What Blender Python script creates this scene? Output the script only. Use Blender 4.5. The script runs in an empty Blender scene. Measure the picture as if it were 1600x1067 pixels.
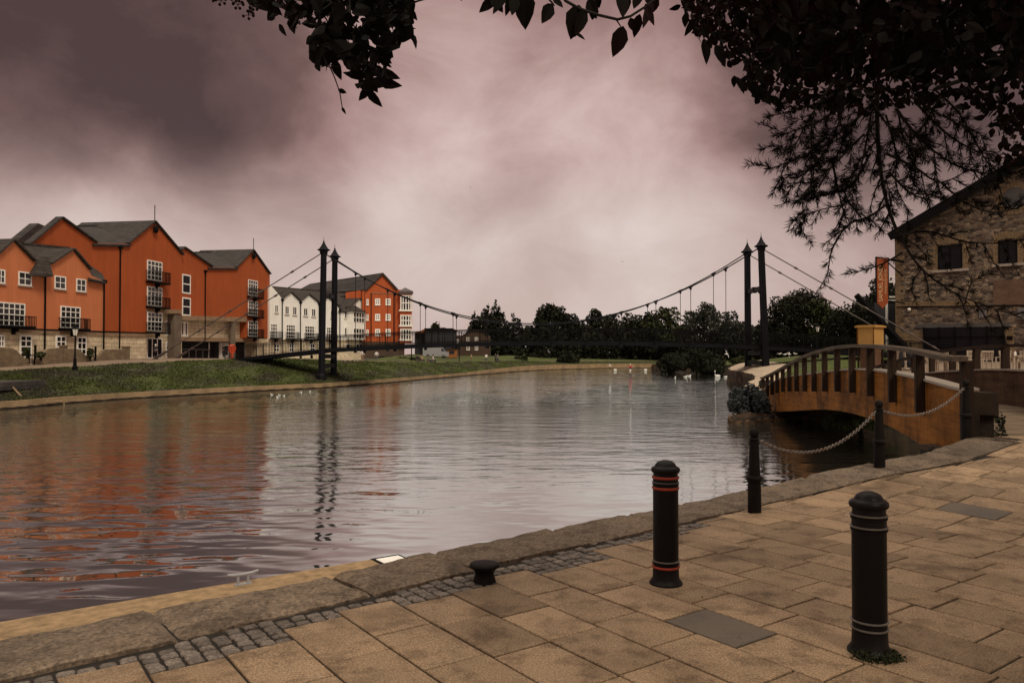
import bpy, bmesh, math, random
import numpy as np
from mathutils import Vector, Matrix, noise
R = math.radians
random.seed(7)
sc = bpy.context.scene
COL = sc.collection

# ------------------------------------------------------------------ camera
CAMZ = 1.7; F = 1200.0; TH = math.atan(21.5/1200)
cam = bpy.data.cameras.new('camera'); cam.lens = 27.0; cam.sensor_width = 36.0
cam.clip_start = 0.05; cam.clip_end = 6000
co = bpy.data.objects.new('camera', cam); COL.objects.link(co)
co.location = (0, 0, CAMZ); co.rotation_euler = (math.pi/2+TH, 0, 0)
sc.camera = co
# ------------------------------------------------------------------ exposure
sc.view_settings.view_transform = 'Standard'; sc.view_settings.look = 'None'
sc.view_settings.exposure = 0.2; sc.view_settings.gamma = 1.0
# ------------------------------------------------------------------ sun
SUN_EL, SUN_AZ = 48, 150      # degrees; azimuth clockwise from +Y
sl = bpy.data.lights.new('sun', 'SUN'); sl.energy = 1.5; sl.angle = R(14); sl.color = (1.0, .88, .70)
so = bpy.data.objects.new('sun', sl); COL.objects.link(so)
so.rotation_euler = (R(90-SUN_EL), 0, R(180-SUN_AZ))

def pdir(px, py):
    cx = (px-800)/F; cy = (533.5-py)/F
    return Vector((cx, math.cos(TH)-cy*math.sin(TH), math.sin(TH)+cy*math.cos(TH)))
def atY(px, py, D):
    d = pdir(px, py); return Vector((0, 0, CAMZ))+d*(D/d.y)
def atZ(px, py, z):
    d = pdir(px, py); return Vector((0, 0, CAMZ))+d*((z-CAMZ)/d.z)

# ------------------------------------------------------------------ world: overcast evening sky
w = bpy.data.worlds.new('World'); sc.world = w; w.use_nodes = True
nt = w.node_tree; nt.nodes.clear()
class N:
    def __init__(s, nt): s.nt = nt
    def new(s, t, ins=None, **kw):
        n = s.nt.nodes.new(t)
        for k, v in kw.items(): setattr(n, k, v)
        if ins:
            for k, v in ins.items():
                sk = n.inputs[k]
                if isinstance(v, bpy.types.NodeSocket): s.nt.links.new(v, sk)
                else: sk.default_value = v
        return n
    def math(s, op, a, b=0.0, c=None, clamp=False):
        i = {0: a, 1: b}
        if c is not None: i[2] = c
        n = s.new('ShaderNodeMath', i, operation=op); n.use_clamp = clamp
        return n.outputs[0]
    def noise(s, vec, scale, detail=4, rough=.55, dist=0.0):
        n = s.new('ShaderNodeTexNoise', {'Vector': vec, 'Scale': scale, 'Detail': detail, 'Roughness': rough, 'Distortion': dist})
        return n.outputs['Fac']
    def ramp(s, fac, stops, interp='LINEAR'):
        n = s.new('ShaderNodeValToRGB', {'Fac': fac}); cr = n.color_ramp; cr.interpolation = interp
        while len(cr.elements) < len(stops): cr.elements.new(.5)
        for e, (p, c) in zip(cr.elements, stops):
            e.position = p; e.color = tuple(c)+(1,) if not isinstance(c, (int, float)) else (c, c, c, 1)
        return n.outputs['Color']
    def mix(s, fac, a, b, mode='MIX'):
        n = s.new('ShaderNodeMix', data_type='RGBA', blend_type=mode)
        for k, v in ((0, fac), (6, a), (7, b)):
            if isinstance(v, bpy.types.NodeSocket): s.nt.links.new(v, n.inputs[k])
            else: n.inputs[k].default_value = v if k == 0 or len(v) == 4 else tuple(v)+(1,)
        return n.outputs[2]
    def mapping(s, vec, scale=(1, 1, 1), rot=(0, 0, 0), loc=(0, 0, 0)):
        return s.new('ShaderNodeMapping', {'Vector': vec, 'Scale': scale, 'Rotation': rot, 'Location': loc}).outputs[0]
n = N(nt)
tc = n.new('ShaderNodeTexCoord').outputs['Generated']
sky = n.new('ShaderNodeTexSky', sky_type='NISHITA', sun_disc=False)
sky.sun_elevation = R(SUN_EL); sky.sun_rotation = R(SUN_AZ)
nv = n.new('ShaderNodeVectorMath', {0: tc}, operation='NORMALIZE').outputs[0]
sep = n.new('ShaderNodeSeparateXYZ', {0: nv})
zz = n.math('MAXIMUM', sep.outputs[2], 0.0)
den = n.math('ADD', zz, 0.25)
comb = n.new('ShaderNodeCombineXYZ', {0: n.math('DIVIDE', sep.outputs[0], den), 1: n.math('DIVIDE', sep.outputs[1], den), 2: 0.0}).outputs[0]
n1 = n.noise(n.mapping(nv, (1, 1, 1.5), (.2, .1, .3)), 2.1, 3, .5, .3)
n2 = n.noise(n.mapping(nv, (1, 1, 1.5), (.1, -.2, .6), (3, 1, 2)), 5.6, 9, .60, .4)
val = n.math('MULTIPLY_ADD', n.math('SUBTRACT', n1, .5), .42, .50)
val = n.math('MULTIPLY_ADD', n.math('SUBTRACT', n2, .5), .62, val)
wob = n.new('ShaderNodeTexNoise', {'Vector': nv, 'Scale': 4.0, 'Detail': 5.0}).outputs['Color']
wob = n.new('ShaderNodeVectorMath', {0: wob, 1: (.5, .5, .5)}, operation='SUBTRACT').outputs[0]
wob = n.new('ShaderNodeVectorMath', {0: wob, 'Scale': .20}, operation='SCALE').outputs[0]
nvw = n.new('ShaderNodeVectorMath', {0: n.new('ShaderNodeVectorMath', {0: nv, 1: wob}, operation='ADD').outputs[0]}, operation='NORMALIZE').outputs[0]
# broad masses of thick and thin cloud, fixed in the sky
def blob(px, py, cos_r, amp, val):
    d = pdir(px, py).normalized()
    dt = n.new('ShaderNodeVectorMath', {0: nvw, 1: tuple(d)}, operation='DOT_PRODUCT').outputs['Value']
    m = n.new('ShaderNodeMapRange', {0: dt, 1: cos_r, 2: 1.0, 3: 0.0, 4: amp}, interpolation_type='SMOOTHERSTEP').outputs[0]
    return n.math('ADD', val, m)
for b in [(130, 150, .965, -.22), (240, 235, .990, -.14), (360, 20, .98, -.13), (-250, 20, .95, -.25), (880, 360, .955, .12), (670, 170, .985, .17), (1010, 240, .985, .12), (800, 480, .96, .06), (60, 390, .975, .26), (960, 130, .99, .04),
          (1420, 20, .95, -.22), (1540, 260, .975, -.14), (300, 470, .98, .12), (1100, 360, .98, .06), (780, 420, .992, -.10), (430, 60, .985, -.08)]:
    val = blob(*b, val)
val = n.math('MULTIPLY_ADD', val, 1.05, -.10)
hi = n.ramp(val, [(0.0, (.072, .040, .036)), (.25, (.145, .083, .074)), (.5, (.325, .195, .178)), (.75, (.53, .375, .345)), (1.0, (.70, .57, .52))])
lo = n.ramp(val, [(0.0, (.27, .175, .155)), (.3, (.41, .29, .262)), (.55, (.53, .41, .37)), (.8, (.63, .53, .485)), (1.0, (.72, .64, .60))])
el = n.new('ShaderNodeMapRange', {0: sep.outputs[2], 1: 0.13, 2: .27, 3: 0.0, 4: 1.0}, interpolation_type='SMOOTHSTEP').outputs[0]
cc = n.mix(el, lo, hi)
# the high overcast overhead is brighter and less tinted than the low cloud
zen = n.new('ShaderNodeMapRange', {0: sep.outputs[2], 1: .52, 2: .85, 3: 0.0, 4: 1.0}, interpolation_type='SMOOTHSTEP').outputs[0]
cc = n.mix(zen, cc, (1.20, 1.08, .92))
bgc = n.new('ShaderNodeBackground', {'Color': cc, 'Strength': 1.0})
bgs = n.new('ShaderNodeBackground', {'Color': sky.outputs[0], 'Strength': 0.06})
mx = n.new('ShaderNodeMixShader', {0: .96, 1: bgs.outputs[0], 2: bgc.outputs[0]})
n.new('ShaderNodeOutputWorld', {0: mx.outputs[0]})

# ------------------------------------------------------------------ materials
MATS = {}
def mat(name, base, rough=.8, var=.25, scale=3.0, bump=0.0, bscale=30.0, metallic=0.0, spec=.3, tint=None, coord='Object', detail=5, sub=None, alpha=None):
    """plain procedural surface: noise between a darker and a lighter tone, optional second tint patches and bump"""
    m = bpy.data.materials.new(name); m.use_nodes = True; MATS[name] = m
    t = m.node_tree; t.nodes.clear(); n = N(t)
    tcn = n.new('ShaderNodeTexCoord').outputs[coord]
    f = n.noise(tcn, scale, detail, .6)
    b = tuple(base)
    col = n.ramp(f, [(.25, tuple(c*(1-var) for c in b)), (.75, tuple(min(1, c*(1+var)) for c in b))])
    if tint:
        f2 = n.noise(tcn, scale*.37, 3, .6)
        col = n.mix(n.ramp(f2, [(.48, 0.0), (.66, 1.0)]), col, tint)
    p = n.new('ShaderNodeBsdfPrincipled', {'Base Color': col, 'Roughness': rough, 'Metallic': metallic, 'Specular IOR Level': spec})
    if bump:
        hn = n.noise(tcn, bscale, 4, .6)
        bp = n.new('ShaderNodeBump', {'Strength': min(1, bump), 'Distance': .02, 'Height': hn})
        t.links.new(bp.outputs[0], p.inputs['Normal'])
    n.new('ShaderNodeOutputMaterial', {0: p.outputs[0]})
    return m

def render_wall(name, base, streak=.35):
    """painted render: faint vertical weather streaks and blotches"""
    m = bpy.data.materials.new(name); m.use_nodes = True; t = m.node_tree; t.nodes.clear(); n = N(t)
    tcn = n.new('ShaderNodeTexCoord').outputs['Object']
    f1 = n.noise(n.mapping(tcn, (1.2, 1.2, .12)), 1.6, 5, .6)
    f2 = n.noise(tcn, .35, 4, .6)
    f3 = n.noise(tcn, 9, 3, .6)
    f = n.math('MULTIPLY_ADD', f1, .5, n.math('MULTIPLY_ADD', f2, .35, n.math('MULTIPLY', f3, .15)))
    col = n.ramp(f, [(.32, tuple(c*(1-streak) for c in base)), (.55, base), (.7, tuple(min(1, c*1.12) for c in base))])
    bp = n.new('ShaderNodeBump', {'Strength': .3, 'Distance': .01, 'Height': f3})
    p = n.new('ShaderNodeBsdfPrincipled', {'Base Color': col, 'Roughness': .85, 'Specular IOR Level': .2, 'Normal': bp.outputs[0]})
    n.new('ShaderNodeOutputMaterial', {0: p.outputs[0]}); return m

def ashlar(name, c1, c2, mortar, bw=.7, bh=.34, ms=.012, swap=True):
    """coursed masonry: brick texture on the local x-z plane"""
    m = bpy.data.materials.new(name); m.use_nodes = True; t = m.node_tree; t.nodes.clear(); n = N(t)
    tcn = n.new('ShaderNodeTexCoord').outputs['Object']
    s = n.new('ShaderNodeSeparateXYZ', {0: tcn})
    v = n.new('ShaderNodeCombineXYZ', {0: n.math('ADD', s.outputs[0], s.outputs[1]), 1: s.outputs[2], 2: 0.0}).outputs[0]
    br = n.new('ShaderNodeTexBrick', {'Vector': v, 'Color1': tuple(c1)+(1,), 'Color2': tuple(c2)+(1,), 'Mortar': tuple(mortar)+(1,), 'Scale': 1.0,
               'Mortar Size': ms, 'Mortar Smooth': .2, 'Brick Width': bw, 'Row Height': bh})
    f = n.noise(tcn, 1.4, 5, .65)
    col = n.mix(.75, br.outputs['Color'], n.ramp(f, [(.3, (.45, .45, .45)), (.65, (1, 1, 1))]), 'MULTIPLY')
    bp = n.new('ShaderNodeBump', {'Strength': .6, 'Distance': .02, 'Height': br.outputs['Fac']}); bp.invert = True
    p = n.new('ShaderNodeBsdfPrincipled', {'Base Color': col, 'Roughness': .88, 'Specular IOR Level': .2, 'Normal': bp.outputs[0]})
    n.new('ShaderNodeOutputMaterial', {0: p.outputs[0]}); return m

def rubble(name, cols, mortar, sx=2.2, sz=4.8, sgn=1.0):
    """random rubble masonry from stretched voronoi cells"""
    m = bpy.data.materials.new(name); m.use_nodes = True; t = m.node_tree; t.nodes.clear(); n = N(t)
    tcn = n.new('ShaderNodeTexCoord').outputs['Object']
    s = n.new('ShaderNodeSeparateXYZ', {0: tcn})
    v = n.new('ShaderNodeCombineXYZ', {0: n.math('MULTIPLY_ADD', s.outputs[1], sgn, s.outputs[0]), 1: s.outputs[2], 2: 0.0}).outputs[0]
    wob = n.new('ShaderNodeTexNoise', {'Vector': v, 'Scale': 1.1, 'Detail': 2.0}).outputs['Color']
    v = n.new('ShaderNodeVectorMath', {0: v, 1: n.new('ShaderNodeVectorMath', {0: wob, 'Scale': .25}, operation='SCALE').outputs[0]}, operation='ADD').outputs[0]
    v = n.mapping(v, (sx, sz, 1))
    vo = n.new('ShaderNodeTexVoronoi', {'Vector': v, 'Scale': 1.0, 'Randomness': .85}, distance='CHEBYCHEV')
    ve = n.new('ShaderNodeTexVoronoi', {'Vector': v, 'Scale': 1.0, 'Randomness': .85}, feature='DISTANCE_TO_EDGE')
    rc = n.new('ShaderNodeSeparateColor', {0: vo.outputs['Color']}).outputs[0]
    k = len(cols)
    col = n.ramp(rc, [(i/k, c) for i, c in enumerate(cols)], 'CONSTANT')
    f = n.noise(tcn, 6, 6, .7)
    col = n.mix(.8, col, n.ramp(f, [(.3, (.35, .35, .35)), (.7, (1.25, 1.2, 1.15))]), 'MULTIPLY')
    big = n.noise(tcn, .35, 3, .6)
    col = n.mix(.6, col, n.ramp(big, [(.35, (.5, .45, .42)), (.6, (1.1, 1.05, 1.0))]), 'MULTIPLY')
    ef = n.ramp(ve.outputs['Distance'], [(.02, 1.0), (.09, 0.0)])
    col = n.mix(ef, col, mortar)
    h = n.math('MULTIPLY_ADD', f, .4, n.math('MINIMUM', n.math('MULTIPLY', ve.outputs['Distance'], 4.0), .6))
    bp = n.new('ShaderNodeBump', {'Strength': .9, 'Distance': .05, 'Height': h})
    p = n.new('ShaderNodeBsdfPrincipled', {'Base Color': col, 'Roughness': .92, 'Specular IOR Level': .15, 'Normal': bp.outputs[0]})
    n.new('ShaderNodeOutputMaterial', {0: p.outputs[0]}); return m

def vcol_mat(name, base, rough=.85, grain=60, bump=.5, scale2=1.2, spec=.25, speck=True):
    """stone whose tone varies stone by stone through the 'tone' attribute (r = brightness, g = hue)"""
    m = bpy.data.materials.new(name); m.use_nodes = True; t = m.node_tree; t.nodes.clear(); n = N(t)
    tcn = n.new('ShaderNodeTexCoord').outputs['Object']
    at = n.new('ShaderNodeAttribute', attribute_name='tone')
    sp = n.new('ShaderNodeSeparateColor', {0: at.outputs['Color']})
    g = n.noise(tcn, grain, 6, .75)
    mid = n.noise(tcn, scale2, 5, .65)
    col = n.ramp(g, [(.34, tuple(c*.38 for c in base)), (.5, base), (.66, tuple(min(1, c*1.75) for c in base))])
    col = n.mix(.65, col, n.ramp(mid, [(.34, (.36, .33, .30)), (.50, (1, 1, 1)), (.7, (1.22, 1.17, 1.08))]), 'MULTIPLY')
    st = n.noise(tcn, scale2*4.2, 4, .7)
    col = n.mix(.6, col, n.ramp(st, [(.38, (.40, .37, .34)), (.5, (1, 1, 1))]), 'MULTIPLY')
    col = n.mix(sp.outputs[1], col, (.088, .076, .064))
    tone = n.new('ShaderNodeCombineColor', {0: sp.outputs[0], 1: sp.outputs[0], 2: sp.outputs[0]}).outputs[0]
    col = n.mix(1.0, col, tone, 'MULTIPLY')
    col = n.new('ShaderNodeVectorMath', {0: col, 'Scale': 2.0}, operation='SCALE').outputs[0]
    if speck:
        vs = n.new('ShaderNodeTexVoronoi', {'Vector': tcn, 'Scale': 5.0}); 
        spk = n.ramp(vs.outputs['Distance'], [(.03, 1.0), (.05, 0.0)])
        rnd = n.new('ShaderNodeSeparateColor', {0: vs.outputs['Color']}).outputs[0]
        spk = n.math('MULTIPLY', spk, n.math('GREATER_THAN', rnd, .86))
        col = n.mix(spk, col, (.30, .27, .23))
    bp = n.new('ShaderNodeBump', {'Strength': bump, 'Distance': .006, 'Height': n.math('ADD', g, n.math('MULTIPLY', st, .8))})
    p = n.new('ShaderNodeBsdfPrincipled', {'Base Color': col, 'Roughness': rough, 'Specular IOR Level': spec, 'Normal': bp.outputs[0]})
    n.new('ShaderNodeOutputMaterial', {0: p.outputs[0]}); return m

def wood_mat(name, base, dark, axis='x', stretch=12, rough=.6, blotch=.5):
    m = bpy.data.materials.new(name); m.use_nodes = True; t = m.node_tree; t.nodes.clear(); n = N(t)
    tcn = n.new('ShaderNodeTexCoord').outputs['Object']
    s = {'x': (.35, 8, 5), 'y': (8, .5, 8), 'z': (8, 8, .5)}[axis]
    g = n.noise(n.mapping(tcn, s), stretch/8, 6, .65)
    col = n.ramp(g, [(.3, dark), (.5, base), (.72, tuple(min(1, c*1.3) for c in base))])
    b = n.noise(tcn, .9, 5, .65)
    col = n.mix(blotch, col, n.ramp(b, [(.36, (.25, .22, .2)), (.55, (1, 1, 1))]), 'MULTIPLY')
    b2 = n.noise(n.mapping(tcn, (1.6, 1.6, .35)), 1.5, 5, .7)      # rain streaks
    col = n.mix(blotch*.7, col, n.ramp(b2, [(.36, (.35, .3, .28)), (.5, (1, 1, 1))]), 'MULTIPLY')
    bp = n.new('ShaderNodeBump', {'Strength': .35, 'Distance': .01, 'Height': g})
    p = n.new('ShaderNodeBsdfPrincipled', {'Base Color': col, 'Roughness': rough, 'Specular IOR Level': .12, 'Normal': bp.outputs[0]})
    n.new('ShaderNodeOutputMaterial', {0: p.outputs[0]}); return m

M = {}
M['orange_light'] = render_wall('orange_light', (.56, .185, .078), .18)
M['orange'] = render_wall('orange', (.39, .088, .026), .22)
M['orange_bright'] = render_wall('orange_bright', (.47, .105, .034), .20)
M['white_wall'] = render_wall('white_wall', (.88, .855, .79), .12)
M['cream_stone'] = ashlar('cream_stone', (.82, .69, .48), (.74, .61, .41), (.24, .18, .11), 1.6, .42, .018)
M['cream_band'] = mat('cream_band', (.27, .18, .11), .85, .25, 1.2, .2)
M['garden_brick'] = ashlar('garden_brick', (.27, .20, .125), (.20, .145, .09), (.14, .11, .08), .45, .15, .012)
M['concrete'] = mat('concrete', (.15, .115, .085), .9, .3, 1.0, .3)
M['slate'] = ashlar('slate', (.075, .065, .060), (.052, .046, .044), (.03, .028, .025), .5, .35, .02)
M['tile_roof'] = ashlar('tile_roof', (.075, .062, .052), (.055, .045, .040), (.025, .022, .02), .4, .3, .02)
M['white_paint'] = mat('white_paint', (.88, .85, .78), .5, .08, 2.0)
M['dark_metal'] = mat('dark_metal', (.006, .0055, .006), .6, .3, 4.0, .1, spec=.06)
M['tower_paint'] = mat('tower_paint', (.0065, .0062, .0085), .5, .35, .8, .12, 12, spec=.10)
M['stay_steel'] = mat('stay_steel', (.12, .10, .095), .45, .2, 2, metallic=.6)
M['glass'] = mat('glass', (.018, .017, .017), .08, .5, .5, spec=.6)
M['dull_glass'] = mat('dull_glass', (.010, .009, .010), .25, .5, .6, spec=.12)
M['charcoal'] = mat('charcoal', (.032, .034, .038), .7, .3, .5, .2)
M['rust_orange'] = mat('rust_orange', (.30, .12, .035), .7, .3, .5)
M['brick_far'] = mat('brick_far', (.075, .048, .034), .9, .3, .6)
M['pale_far'] = mat('pale_far', (.55, .47, .38), .8, .15, .5)
M['grass'] = None
M['foliage_dark'] = mat('foliage_dark', (.021, .0225, .0135), .8, .6, .35, spec=.08)
M['foliage_mid'] = mat('foliage_mid', (.042, .048, .020), .8, .55, .3, spec=.08)
M['foliage_grey'] = mat('foliage_grey', (.046, .048, .038), .8, .5, .4, spec=.08)
M['foliage_blue'] = mat('foliage_blue', (.050, .055, .055), .8, .5, 1.5, spec=.12)
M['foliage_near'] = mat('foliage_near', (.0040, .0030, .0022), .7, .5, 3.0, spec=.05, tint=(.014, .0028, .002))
M['needles'] = mat('needles', (.0050, .0048, .0032), .8, .4, 5.0, spec=.05)
M['bark'] = mat('bark', (.012, .009, .007), .95, .4, 8.0, .6, 30)
M['bronze_stone'] = mat('bronze_stone', (.30, .20, .105), .85, .5, 7.0, .6, 120, detail=8)
M['kerb_stone'] = mat('kerb_stone', (.23, .155, .085), .9, .4, .8, .4, 12)
M['joint'] = mat('joint', (.020, .016, .012), .95, .5, 20, .5, 60)
M['gravel'] = mat('gravel', (.42, .33, .24), .95, .35, 3, .6, 20)
M['earth'] = mat('earth', (.045, .038, .028), .95, .5, .5, .5, 6)
M['path'] = mat('path', (.20, .145, .10), .92, .25, .8, .2, 20)
M['rock_dark'] = mat('rock_dark', (.028, .020, .015), .95, .6, 2, .9, 8, spec=.08)
M['gull_white'] = mat('gull_white', (.80, .77, .72), .7, .08, 8)
M['gull_grey'] = mat('gull_grey', (.30, .30, .31), .7, .15, 8)
M['beak_orange'] = mat('beak_orange', (.50, .18, .03), .6, .1, 8)
M['duck_brown'] = mat('duck_brown', (.07, .05, .035), .8, .4, 12)
M['skin'] = mat('skin', (.42, .25, .18), .6, .08, 9)
M['hair'] = mat('hair', (.03, .02, .015), .8, .3, 30)
M['cloth_black'] = mat('cloth_black', (.02, .02, .024), .9, .3, 9)
M['cloth_white'] = mat('cloth_white', (.72, .70, .66), .9, .1, 9)
M['cloth_navy'] = mat('cloth_navy', (.03, .04, .08), .9, .2, 9)
M['cloth_red'] = mat('cloth_red', (.45, .05, .04), .9, .2, 9)
M['cloth_grey'] = mat('cloth_grey', (.13, .13, .14), .9, .2, 9)
M['cloth_tan'] = mat('cloth_tan', (.34, .24, .15), .9, .2, 9)
M['life_orange'] = mat('life_orange', (.55, .07, .025), .5, .12, 3)
M['red_band'] = mat('red_band', (.30, .040, .020), .5, .3, 12)
M['silver_band'] = mat('silver_band', (.16, .145, .125), .38, .3, 12, metallic=.5)
M['bollard_black'] = mat('bollard_black', (.0045, .0038, .0036),   .42, .45, 6, .15, 70, spec=.16, tint=(.009, .0068, .0055))
M['cast_iron'] = mat('cast_iron', (.008, .006, .0048), .55, .5, 9, .5, 60, spec=.10)
M['chain_steel'] = mat('chain_steel', (.19, .165, .14), .45, .4, 40, metallic=.4, tint=(.14, .08, .05))
M['chair_wood'] = mat('chair_wood', (.40, .32, .24), .8, .25, 8)
M['kiosk_yellow'] = mat('kiosk_yellow', (.42, .235, .065), .7, .12, .8)
M['yellow_brick'] = ashlar('yellow_brick', (.33, .225, .125), (.24, .165, .092), (.10, .078, .058), .45, .13, .015)
M['sill_stone'] = mat('sill_stone', (.36, .30, .25), .8, .2, 3)
M['lintel'] = mat('lintel', (.085, .078, .075), .8, .2, 2)
M['sign_orange'] = mat('sign_orange', (.26, .055, .012), .6, .2, 1.5)
M['sign_letter'] = mat('sign_letter', (.62, .42, .22), .6, .1, 3)
M['plaque'] = mat('plaque', (.17, .16, .155), .8, .2, 3)
M['lamp_glass'] = mat('lamp_glass', (.80, .76, .66), .3, .1, 5)
M['rubble'] = rubble('rubble', [(.21, .172, .14), (.11, .082, .064), (.30, .235, .17), (.070, .057, .048), (.23, .18, .135), (.36, .285, .20), (.15, .098, .072)], (.13, .108, .088))
M['quay_rubble'] = rubble('quay_rubble', [(.06, .045, .035), (.04, .03, .024), (.08, .06, .045), (.03, .025, .02)], (.02, .018, .015), 1.2, 2.6)
M['bank_rubble'] = rubble('bank_rubble', [(.10, .065, .04), (.07, .045, .03), (.13, .085, .05), (.05, .035, .028)], (.03, .025, .02), 1.3, 3.4, -1.0)
M['slab'] = vcol_mat('slab', (.275, .188, .114), .75, 85, .6, .9)
M['coping'] = vcol_mat('coping', (.145, .107, .074), .85, 38, 1.0, 1.9)
M['cobble'] = vcol_mat('cobble', (.150, .122, .100), .7, 60, .8, 3.0, .35, False)
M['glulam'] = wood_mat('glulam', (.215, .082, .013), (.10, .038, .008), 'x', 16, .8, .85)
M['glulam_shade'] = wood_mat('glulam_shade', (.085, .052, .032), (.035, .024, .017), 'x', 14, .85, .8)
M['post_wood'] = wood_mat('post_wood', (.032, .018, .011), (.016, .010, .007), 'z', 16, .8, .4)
M['rail_wood'] = wood_mat('rail_wood', (.085, .062, .043), (.042, .030, .021), 'x', 16, .7, .2)
M['deck_wood'] = wood_mat('deck_wood', (.19, .14, .095), (.09, .065, .045), 'y', 20, .8, .5)

# grass: clumped green with dry and grey patches
def grass_mat(k=1.0, name='grass'):
    m = bpy.data.materials.new(name); m.use_nodes = True; t = m.node_tree; t.nodes.clear(); n = N(t)
    tcn = n.new('ShaderNodeTexCoord').outputs['Object']
    f = n.noise(tcn, 5.5, 6, .75); g = n.noise(n.mapping(tcn, (.5, .25, 1)), .6, 5, .7)
    col = n.ramp(f, [(.3, (.016*k, .019*k, .008*k)), (.52, (.052*k, .064*k, .019*k)), (.72, (.095*k, .108*k, .040*k))])
    col = n.mix(n.ramp(g, [(.47, 0.0), (.60, .8)]), col, (.062, .055, .042))
    p = n.new('ShaderNodeBsdfPrincipled', {'Base Color': col, 'Roughness': .95, 'Specular IOR Level': .1})
    bp = n.new('ShaderNodeBump', {'Strength': .9, 'Distance': .12, 'Height': n.noise(tcn, 3.5, 6, .8)})
    t.links.new(bp.outputs[0], p.inputs['Normal'])
    n.new('ShaderNodeOutputMaterial', {0: p.outputs[0]}); return m
M['grass'] = grass_mat(1.3)
M['lawn'] = grass_mat(1.7, 'lawn')

def water_mat():
    m = bpy.data.materials.new('water'); m.use_nodes = True; t = m.node_tree; t.nodes.clear(); n = N(t)
    tcn = n.new('ShaderNodeTexCoord').outputs['Object']
    a = n.noise(n.mapping(tcn, (1.15, 2.3, 1), (0, 0, R(-9))), 1.0, 1, .4, .25)     # smooth long ripples
    a2 = n.noise(n.mapping(tcn, (.42, .90, 1), (0, 0, R(8))), 1.0, 1, .4)
    b = n.noise(n.mapping(tcn, (1.1, 3.2, 1), (0, 0, R(5))), 1.35, 2, .5, .2)
    c = n.noise(n.mapping(tcn, (1.1, 2.7, 1), (0, 0, R(-4))), 3.3, 3, .62)
    gust = n.noise(n.mapping(tcn, (.05, .10, 1), (0, 0, R(10))), 1.0, 3, .5)
    s = n.new('ShaderNodeSeparateXYZ', {0: tcn})
    far = n.new('ShaderNodeMapRange', {0: s.outputs[1], 1: 8.0, 2: 28.0, 3: .04, 4: 1.0}).outputs[0]
    left = n.new('ShaderNodeMapRange', {0: s.outputs[0], 1: -5.0, 2: 3.0, 3: 1.0, 4: .35}).outputs[0]
    nearamp = n.math('MAXIMUM', left, far)
    gs = n.math('MULTIPLY', far, n.ramp(gust, [(.38, .35), (.58, 1.0)]))
    h = n.math('MULTIPLY', a, n.math('MULTIPLY', nearamp, .62))
    h = n.math('MULTIPLY_ADD', a2, n.math('MULTIPLY', nearamp, .85), h)
    h = n.math('MULTIPLY_ADD', b, n.math('MULTIPLY', gs, .27), h)
    h = n.math('MULTIPLY_ADD', c, n.math('MULTIPLY', gs, .22), h)
    bp = n.new('ShaderNodeBump', {'Strength': 1.0, 'Distance': .052, 'Height': h})
    fr = n.new('ShaderNodeFresnel', {'IOR': 1.5, 'Normal': bp.outputs[0]}).outputs[0]
    gl = n.new('ShaderNodeBsdfGlossy', {'Color': (.92, 1.0, .99, 1), 'Roughness': .012, 'Normal': bp.outputs[0]})
    df = n.new('ShaderNodeBsdfDiffuse', {'Color': (.050, .044, .038, 1), 'Normal': bp.outputs[0]})
    mx = n.new('ShaderNodeMixShader', {0: n.math('MULTIPLY_ADD', fr, .45, .58, clamp=True), 1: df.outputs[0], 2: gl.outputs[0]})
    n.new('ShaderNodeOutputMaterial', {0: mx.outputs[0]}); return m
M['water'] = water_mat()

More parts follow.
